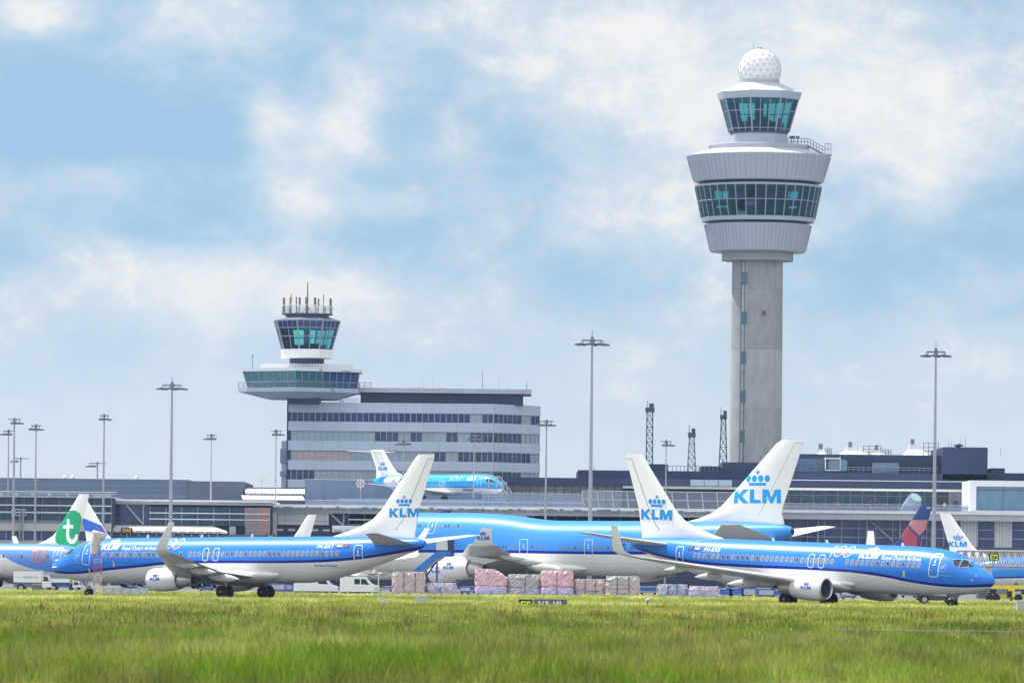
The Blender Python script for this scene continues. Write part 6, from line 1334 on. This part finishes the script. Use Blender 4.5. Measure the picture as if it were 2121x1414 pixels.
for i, (px, y0, w, d, m, lb) in enumerate(((575,1208,1.7,620,UB,'blue baggage container left of the white vans'),(592,1209,1.6,622,UB,'second blue baggage container left of the white vans'),(1500,1217,1.8,606,UG,'grey container behind the long yellow dolly, at its left'),(1523,1216,1.9,606,UG,'grey container behind the long yellow dolly, in its middle'),(1548,1217,1.8,606,UB,'blue container behind the long yellow dolly, at its right'),(1585,1219,2.0,610,UB,'blue container left of the right near main wheels'),(1612,1220,1.6,610,UG,'grey container partly hidden by the right near main wheels'),(425,1214,1.8,640,UB,'blue container seen under the left wing'),(455,1216,1.7,640,UG,'grey container seen under the left wing'),(300,1212,1.9,640,UG,'grey container left of the left engine'),(265,1213,1.8,640,UB,'blue container left of the left engine'),(1755,1215,1.9,620,UB,'blue container between the two right engines'),(962,1214,1.5,640,UB,'blue container behind the gap before the first pink stack'),(2100,1222,1.6,640,UB,'blue container under the yellow loader beam'))): uld(px, y0, w, d, m, lb, i)
for k, (px, dd, w, m, lb) in enumerate(((292,715,2.2,UB,'distant blue container beyond the pale barrier under the left nose'),(437,720,2.3,UG,'distant grey container between the left engine and left main wheels'),(590,730,2.4,UG,'distant grey container just right of the left main wheels'),(700,705,2.0,UB,'distant blue container in the gap between the two white vans'),(797,735,2.2,UG,'distant grey container left of the big beige cargo stack'),(972,720,1.8,UG,'distant grey container behind the gap beside the first pink stack'),(1341,725,2.4,UG,'distant grey container in the gap above the slatted yellow dolly'),(1580,715,2.2,UB,'distant blue container under the right wing'),(1880,730,2.2,UG,'distant grey container under the right forward fuselage'))): uld(px, 1213, w, dd, m, lb, k)
# ================================================================== vehicles
def wheels(t, xs, y, r, w=.22):
    for x in xs:
        for s_ in (-1, 1):
            mb = MB(); mb.tube((x, s_*y-w/2, r), (x, s_*y+w/2, r), r, n=18); wh = mb.build('wheel', TYRE, t); mb = MB(); mb.tube((x, s_*(y+w/2+.005)-.01, r), (x, s_*(y+w/2+.005)+.01, r), r*.55, n=14); mb.build('rim', GALV, wh)
def van(px, d, L, H, label, facing=1, boxy=False, m=None):
    ref(px, 1220); t = thing('van', label, 'van', (PX(px,d), d, 0), 0 if facing > 0 else math.pi, world=False); W2 = .92; l = L/2
    pr = [(-l,.38),(-l,H*.92),(-l+.15,H),(l*.30,H),(l*.62,H*.62),(l*.97,H*.50),(l,.40)] if not boxy else [(-l,.38),(-l,H*.96),(-l+.06,H),(l*.42,H),(l*.50,H*.86),(l*.72,H*.56),(l*.97,H*.47),(l,.40)]
    mb = MB(); mb.loft([[(x*(.985), -W2+.0, z) for x, z in pr], [(x, -W2+.08, z) for x, z in pr], [(x, W2-.08, z) for x, z in pr], [(x*.985, W2, z) for x, z in pr]], True, False); b_ = mb.build('body', m or WHITE, t)
    wz0, wz1 = H*.60, H*.88
    for s_ in (-1, 1):
        y = s_*(W2+.012)
        for q in (([(-l*.28,wz0),(-l*.28,wz1),(l*.0,wz1),(l*.0,wz0)], [(l*.05,wz0),(l*.05,wz1),(l*.27,wz1),(l*.47,wz0*.98)]) if not boxy else ([(l*.1,wz0),(l*.1,wz1),(l*.36,wz1),(l*.55,wz0*.96)],)): mb = MB(); mb.add([(x, y, z) for x, z in q], [(0,1,2,3)]); mb.build('side_window', CPIT, b_)
    a, b2 = (pr[3], pr[4]) if not boxy else (pr[4], pr[5]); nx, nz = .06, .06; mb = MB(); f1, f2 = .1, .92; p = lambda f: (a[0]+(b2[0]-a[0])*f+nx*.3, a[1]+(b2[1]-a[1])*f+nz*.3)
    mb.add([(p(f1)[0],-W2+.12,p(f1)[1]),(p(f1)[0],W2-.12,p(f1)[1]),(p(f2)[0],W2-.12,p(f2)[1]),(p(f2)[0],-W2+.12,p(f2)[1])], [(0,1,2,3)]); mb.build('windscreen', mat('screen_blue', (.06,.15,.35), .1), b_)
    for s_ in (-.7, .7): mb = MB(); mb.bx(l*.955, l+.015, s_-.16, s_+.16, .62, .82); mb.build('headlight', mat('lamp_clear', (.6,.6,.6), .2), b_)
    mb = MB(); mb.bx(-l*.98, l*.98, -W2+.05, W2-.05, .24, .40); mb.build('sill', BLACK, t); wheels(t, (-l*.62, l*.62), W2-.12, .31); return t
van(746, 597, 4.1, 1.95, 'white car-derived van with side windows, right of the other white van')
van(655, 603, 4.6, 1.95, 'longer white panel van below the left twin jet rear fuselage', 1, True)
def truck(px0, px1, y0, d, label, cab=1, blue=True, txt=None):
    ref((px0+px1)/2, 1205); xa, xb = PX(px0,d), PX(px1,d); xc = (xa+xb)/2; w2 = (xb-xa)/2; H = PZ(y0,d); t = thing('service_truck', label, 'truck', (xc, d, 0), world=False)
    mb = MB(); mb.bx(-w2, w2*.52, -1.2, 1.2, 1.0, H); b_ = mb.build('box_body', WHITE, t); mb = MB(); mb.bx(-w2-.03, w2*.52+.03, -1.23, 1.23, H-.10, H+.02); mb.bx(-w2+.2, w2*.4, -1.22, -1.2, 1.5, 1.54); mb.build('box_trim', GALV, b_)
    pr = [(w2*.54,.5),(w2*.54,H*.78),(w2*.86,H*.78),(w2*.97,H*.52),(w2,.5)]; mb = MB(); mb.prism(pr, -1.1, 1.1); c_ = mb.build('cab', WHITE, t)
    mb = MB(); mb.add([(w2*.62,-1.12,H*.50),(w2*.62,-1.12,H*.72),(w2*.84,-1.12,H*.72),(w2*.93,-1.12,H*.50)], [(0,1,2,3)]); mb.build('side_window', CPIT, c_)
    mb = MB(); mb.bx(-w2, w2*.96, -1.0, 1.0, .5, .98); mb.build('chassis', mat('chassis_blue', (.05,.11,.25), .6) if blue else DGALV, t); wheels(t, (-w2*.6, w2*.7), .95, .42)
    if txt: decal(xf2d(text2d(txt, .42, 0, .01, 1.3), 1, -w2*.45, H*.62), lambda u, v: (u, -1.225, v), 'lettering', mat('faded_grey', (.45,.42,.47), .6), b_, cuts=False)
    return t
truck(30, 106, 1180, 600, 'tall white box truck in front of the pale blue jet, faded letters on its side', blue=False, txt='DELTA')
truck(98, 168, 1196, 612, 'lower white truck on a blue chassis right of the tall box truck')
boxthing('ground_power_unit', 'dark grey upright unit standing before the tall white truck', 'power unit', 67, 84, 1209, 590, mat('unit_grey', (.12,.15,.17), .6), mat('unit_lid', (.5,.5,.15), .6), 1.5)
ref(260, 1223); d = 545; t = thing('blast_fence', 'low pale barrier right of the windsock, under the left twin jet', 'fence', (PX(262,d), d, 0)); mb = MB()
for i in range(5): mb = MB(); mb.bx(PX(215+i*18.5,d), PX(232.5+i*18.5,d), d, d+.2, .1, PZ(1217.5,d)); mb.build('barrier_panel', mat('barrier_pale', (.45,.48,.48), .6, var=.1), t)
for i in range(6): mb = MB(); mb.bx(PX(214.4+i*18.5,d)-.06, PX(214.4+i*18.5,d)+.06, d-.06, d+.3, 0, PZ(1216.5,d)); mb.build('barrier_post', GALV, t)
# tow tractor behind the right nose
ref(1940, 1236); d = 540; t = thing('tow_tractor', 'low dark tow tractor behind the right twin jet nose wheels', 'tractor', (PX(1940,d), d, 0), world=False)
mb = MB(); mb.prism([(-1.9,.35),(-1.9,1.0),(-.9,1.05),(-.6,1.4),(.3,1.4),(.5,1.0),(1.9,.9),(1.9,.35)], -1, 1); mb.build('body', mat('tractor_dark', (.03,.035,.06), .5), t); wheels(t, (-1.2, 1.2), .95, .42, .35)
mb = MB(); mb.add([(-.5,-1.02,1.08),(-.5,-1.02,1.33),(.2,-1.02,1.33),(.35,-1.02,1.08)], [(0,1,2,3)]); mb.build('side_window', CPIT, t)
# blue passenger stairs at the jumbo
d = 668; ref(870, 1180); t = thing('passenger_stairs', 'bright blue mobile passenger stairs leading up to the jumbo, left of its engines', 'stairs', (PX(870,d), d, 0)); z = lambda py: PZ(py, d); X = lambda px: PX(px, d)
SB = mat('stairs_blue', (.02,.16,.55), .4, var=.06)
mb = MB(); mb.prism([(X(814),z(1226)),(X(806),z(1222)),(X(905),z(1140)),(X(934),z(1140)),(X(934),z(1148)),(X(912),z(1150))], d, d+.15); mb.prism([(X(824),z(1226)),(X(816),z(1222)),(X(912),z(1142)),(X(940),z(1142)),(X(940),z(1150)),(X(920),z(1152))], d+2.4, d+2.55); mb.build('side_panel', SB, t)
mb = MB(); n = 26
for i in range(n): a, b = i/n, (i+1)/n; xx = X(812)+(X(910)-X(812))*a; mb.bx(xx, xx+.5, d+.2, d+2.35, z(1226)+(z(1150)-z(1226))*a-.12, z(1226)+(z(1150)-z(1226))*a)
mb.bx(X(905), X(938), d+.2, d+2.35, z(1152), z(1150)); mb.build('steps', GALV, t)
mb = MB(); mb.prism([(X(903),z(1138)),(X(903),z(1119)),(X(925),z(1119)),(X(928),z(1138))], d-.1, d+2.6); mb.build('canopy', mat('canopy_cream', (.62,.62,.58), .5), t)
mb = MB(); mb.bx(X(927), X(940), d-.1, d+2.6, z(1140), z(1117)); mb.build('bridgehead', mat('bridgehead_dark', (.03,.03,.09), .6), t)
mb = MB()
for a, b in (((830,1226),(905,1150)), ((905,1226),(905,1150)), ((860,1226),(905,1160))): mb.tube((X(a[0]),d+1,z(a[1])), (X(b[0]),d+1,z(b[1])), .12, n=6)
mb.bx(X(815), X(915), d+.4, d+2.2, .4, .9); mb.build('undercarriage', mat('under_blue', (.03,.12,.4), .5), t)
for px in (826, 900): mb = MB(); mb.tube((X(px), d+.2, .4), (X(px), d+.5, .4), .4, n=16); mb.build('wheel', TYRE, t)
# yellow loader at the right
d = 625; ref(2080, 1215); t = thing('cargo_loader', 'yellow high loader with a long beam at the right edge', 'loader', (PX(2090,d), d, 0)); z = lambda py: PZ(py, d); X = lambda px: PX(px, d)
mb = MB(); mb.bx(X(2043), X(2200), d, d+3, z(1219), z(1211)); mb.build('beam', YEL, t)
mb = MB(); mb.bx(X(2026), X(2042), d, d+3, .3, z(1222)); mb.bx(X(2030), X(2040), d-.1, d+3.1, z(1222), z(1216)); mb.build('mast_block', mat('loader_dark', (.10,.09,.09), .6), t)
mb = MB(); mb.bx(X(2088), X(2102), d-.1, d+3, .5, z(1219)); mb.build('column', YEL, t); mb = MB(); mb.bx(X(2086), X(2096), d-.15, d-.11, z(1236), z(1223)); mb.build('dark_panel', BLACK, t)
mb = MB(); mb.bx(X(2040), X(2190), d+.3, d+2.7, .35, .8); mb.build('chassis', YEL, t)
for px in (2050, 2064, 2110): mb = MB(); mb.tube((X(px), d, .42), (X(px), d+.35, .42), .42, n=16); mb.build('wheel', TYRE, t)
mb = MB(); mb.tube((X(2101), d, z(1211)), (X(2104), d, z(1206)), .06); mb.tube((X(2104), d, z(1206)), (X(2109), d, z(1211)), .06); mb.build('hose', BLACK, t)
# latticed passenger bridge at the right with its number board
d = 690; ref(2060, 1160); t = thing('latticed_bridge', 'pale latticed gantry bridge running off the right edge over the blue jets', 'bridge', (PX(2070,d), d, 0)); z = lambda py: PZ(py, d); X = lambda px: PX(px, d)
PG = mat('gantry_pale', (.40,.38,.38), .6)
mb = MB()
for y_ in (d, d+2.5):
    for py in (1141, 1172): mb.tube((X(1985), y_, z(py)), (X(2190), y_, z(py)), .13, n=6)
    for i in range(13): a = 1985+i*16; mb.tube((X(a), y_, z(1141)), (X(a+8), y_, z(1172)), .06, n=4); mb.tube((X(a+8), y_, z(1172)), (X(a+16), y_, z(1141)), .06, n=4); mb.tube((X(a), y_, z(1141)), (X(a), y_, z(1172)), .04, n=4)
for i in range(13): a = 1985+i*16; mb.tube((X(a), d, z(1141)), (X(a+16), d+2.5, z(1141)), .04, n=4); mb.tube((X(a), d, z(1172)), (X(a), d+2.5, z(1172)), .05, n=4)
mb.build('truss', PG, t); mb = MB(); mb.bx(X(2040), X(2055), d+.1, d+2.4, z(1193), z(1172)); mb.build('bridge_head', mat('head_pale', (.5,.5,.5), .6), t)
mb = MB(); mb.tube((X(2140), d+1.2, 0), (X(2140), d+1.2, z(1172)), .3, n=10); mb.build('column', PG, t)
gatesign('E72', 'black gate sign reading E72 hanging on the latticed bridge', 2059, 1153, 19, 16, d-.5, SIGG, 1)
# spinning reflectors on the roofs
for px, d_, lb in ((747, DC+4, 'small white rosette scarer on a stick before the grey block'), (542, 1000, 'small white rosette scarer on a stick above the rooflights')):
    ref(px, 1000); x = PX(px, d_); zc_ = PZ(1001 if px > 700 else 994, d_); t = thing('wind_scarer', lb, 'bird scarer', (x, d_, zt+.15 if px > 700 else PZ(1022, d_))); mb = MB(); mb.tube((x, d_, zt+.15 if px > 700 else PZ(1022, d_)), (x, d_, zc_), .06); mb.build('stick', GALV, t); mb = MB()
    for k in range(8): a = 2*math.pi*k/8; mb.tube((x, d_-.1, zc_), (x+.55*math.cos(a), d_-.1, zc_+.55*math.sin(a)), .03, n=4); mb.tube((x+.6*math.cos(a), d_-.15, zc_+.6*math.sin(a)), (x+.6*math.cos(a), d_-.05, zc_+.6*math.sin(a)), .17, n=8)
    mb.build('rosette', DWHITE, t)
# ================================================================== people
def person(x, y, z, label, top, legs, face=0, h=1.75, lean=0, hair=(.05,.03,.02)):
    """skin-modifier figure, one continuous body"""
    me = bpy.data.meshes.new('person'); k = h/1.75
    J_ = {'pel':(0,0,.95),'bel':(0,0,1.12),'che':(0,.01,1.32),'nec':(0,0,1.47),'hea':(0,-.02,1.60),'cro':(0,-.01,1.70),
         'sl':(-.18,0,1.40),'el':(-.25,.03,1.13),'wl':(-.22,-.14,.92),'hl':(-.21,-.19,.84),'sr':(.18,0,1.40),'er':(.25,.03,1.13),'wr':(.22,-.14,.92),'hr':(.21,-.19,.84),
         'tl':(-.09,0,.88),'kl':(-.10,-.02,.48),'al':(-.10,.03,.09),'fl':(-.11,-.13,.04),'tr':(.09,0,.88),'kr':(.10,-.03,.48),'ar':(.10,.02,.09),'fr':(.11,-.14,.04)}
    E_ = [('pel','bel'),('bel','che'),('che','nec'),('nec','hea'),('hea','cro'),('che','sl'),('sl','el'),('el','wl'),('wl','hl'),('che','sr'),('sr','er'),('er','wr'),('wr','hr'),('pel','tl'),('tl','kl'),('kl','al'),('al','fl'),('pel','tr'),('tr','kr'),('kr','ar'),('ar','fr')]
    rad = dict(pel=.14,bel=.13,che=.15,nec=.055,hea=.09,cro=.07,sl=.06,el=.045,wl=.033,hl=.035,sr=.06,er=.045,wr=.033,hr=.035,tl=.09,kl=.06,al=.045,fl=.04,tr=.09,kr=.06,ar=.045,fr=.04)
    ks = list(J_); me.from_pydata([tuple(c*k for c in J_[q]) for q in ks], [(ks.index(a), ks.index(b)) for a, b in E_], []); tmp = bpy.data.objects.new('t', me); COL.objects.link(tmp)
    sk_ = tmp.modifiers.new('s', 'SKIN'); 
    for i, q in enumerate(ks): v = me.skin_vertices[0].data[i]; v.radius = (rad[q]*k, rad[q]*k*.8); v.use_root = (q == 'pel')
    tmp.modifiers.new('u', 'SUBSURF').levels = 1; dg = bpy.context.evaluated_depsgraph_get(); m2 = bpy.data.meshes.new_from_object(tmp.evaluated_get(dg)); bpy.data.objects.remove(tmp)
    m = bpy.data.materials.new('person_clothes'); m.use_nodes = True; g = N(m.node_tree); b = m.node_tree.nodes['Principled BSDF']; xx, yy, zz_ = g.xyz(g.n('ShaderNodeTexCoord').outputs['Object'])
    c1 = g.mix(g.m('GREATER_THAN', zz_, .93*k), legs, top); c2 = g.mix(g.m('GREATER_THAN', zz_, 1.46*k), c1, (.45,.28,.2)); g.l(g.mix(g.m('LESS_THAN', zz_, .09), c2, (.03,.03,.03)), b.inputs['Base Color']); b.inputs['Roughness'].default_value = .8
    m2.materials.clear(); m2.materials.append(m); o = bpy.data.objects.new('person', m2); COL.objects.link(o); o.location = (x, y, z); o.rotation_euler = (0, 0, face); tag(o, label, 'person'); ORG[o.name] = Vector((0,0,0))
    mb = MB(); mb.lathe([(.02,1.79*k),(.07,1.77*k),(.105,1.70*k),(.105,1.62*k),(.08,1.58*k)], (0,.02,0), 10); mb.build('hair', mat('hair_%d' % int(hair[0]*1000), hair, .8), o)
    return o
ref(1770, 1050); d = DR-.6; zs = PZ(1058, d)
person(PX(1735,d), d, zs, 'person in a red top standing at the terrace rail, left of the other two', (.35,.04,.05), (.04,.05,.12), .4)
person(PX(1803,d), d, zs, 'person in a dark top with pale trousers at the terrace rail', (.04,.04,.07), (.35,.33,.3), -.5)
person(PX(1941.5,d)+1.2, d, zs, 'person in white at the terrace rail beside the tall mast', (.6,.6,.62), (.05,.06,.1), .2)
ref(147, 1212); d = 585; person(PX(147,d), d, 0, 'ground worker in dark clothes with a lime vest left of the nose wheels', (.25,.45,.05), (.03,.03,.06), 1.2)

# ------------------------------------------------------------------ haze
hz = MB(); hz.bx(-520, 520, -60, 1500, -1.5, 115); h_ = hz.build('haze', mat('hz', (1,1,1)), None, (0,0,0)); h_['kind'] = 'stuff'; h_.data.materials.clear()
hm = bpy.data.materials.new('haze_air'); hm.use_nodes = True; nt = hm.node_tree; nt.nodes.clear(); oo = nt.nodes.new('ShaderNodeOutputMaterial'); pv = nt.nodes.new('ShaderNodeVolumePrincipled')
pv.inputs['Color'].default_value = (.48,.70,1,1); pv.inputs['Density'].default_value = .00005; pv.inputs['Anisotropy'].default_value = .2; nt.links.new(pv.outputs[0], oo.inputs['Volume']); h_.data.materials.append(hm)
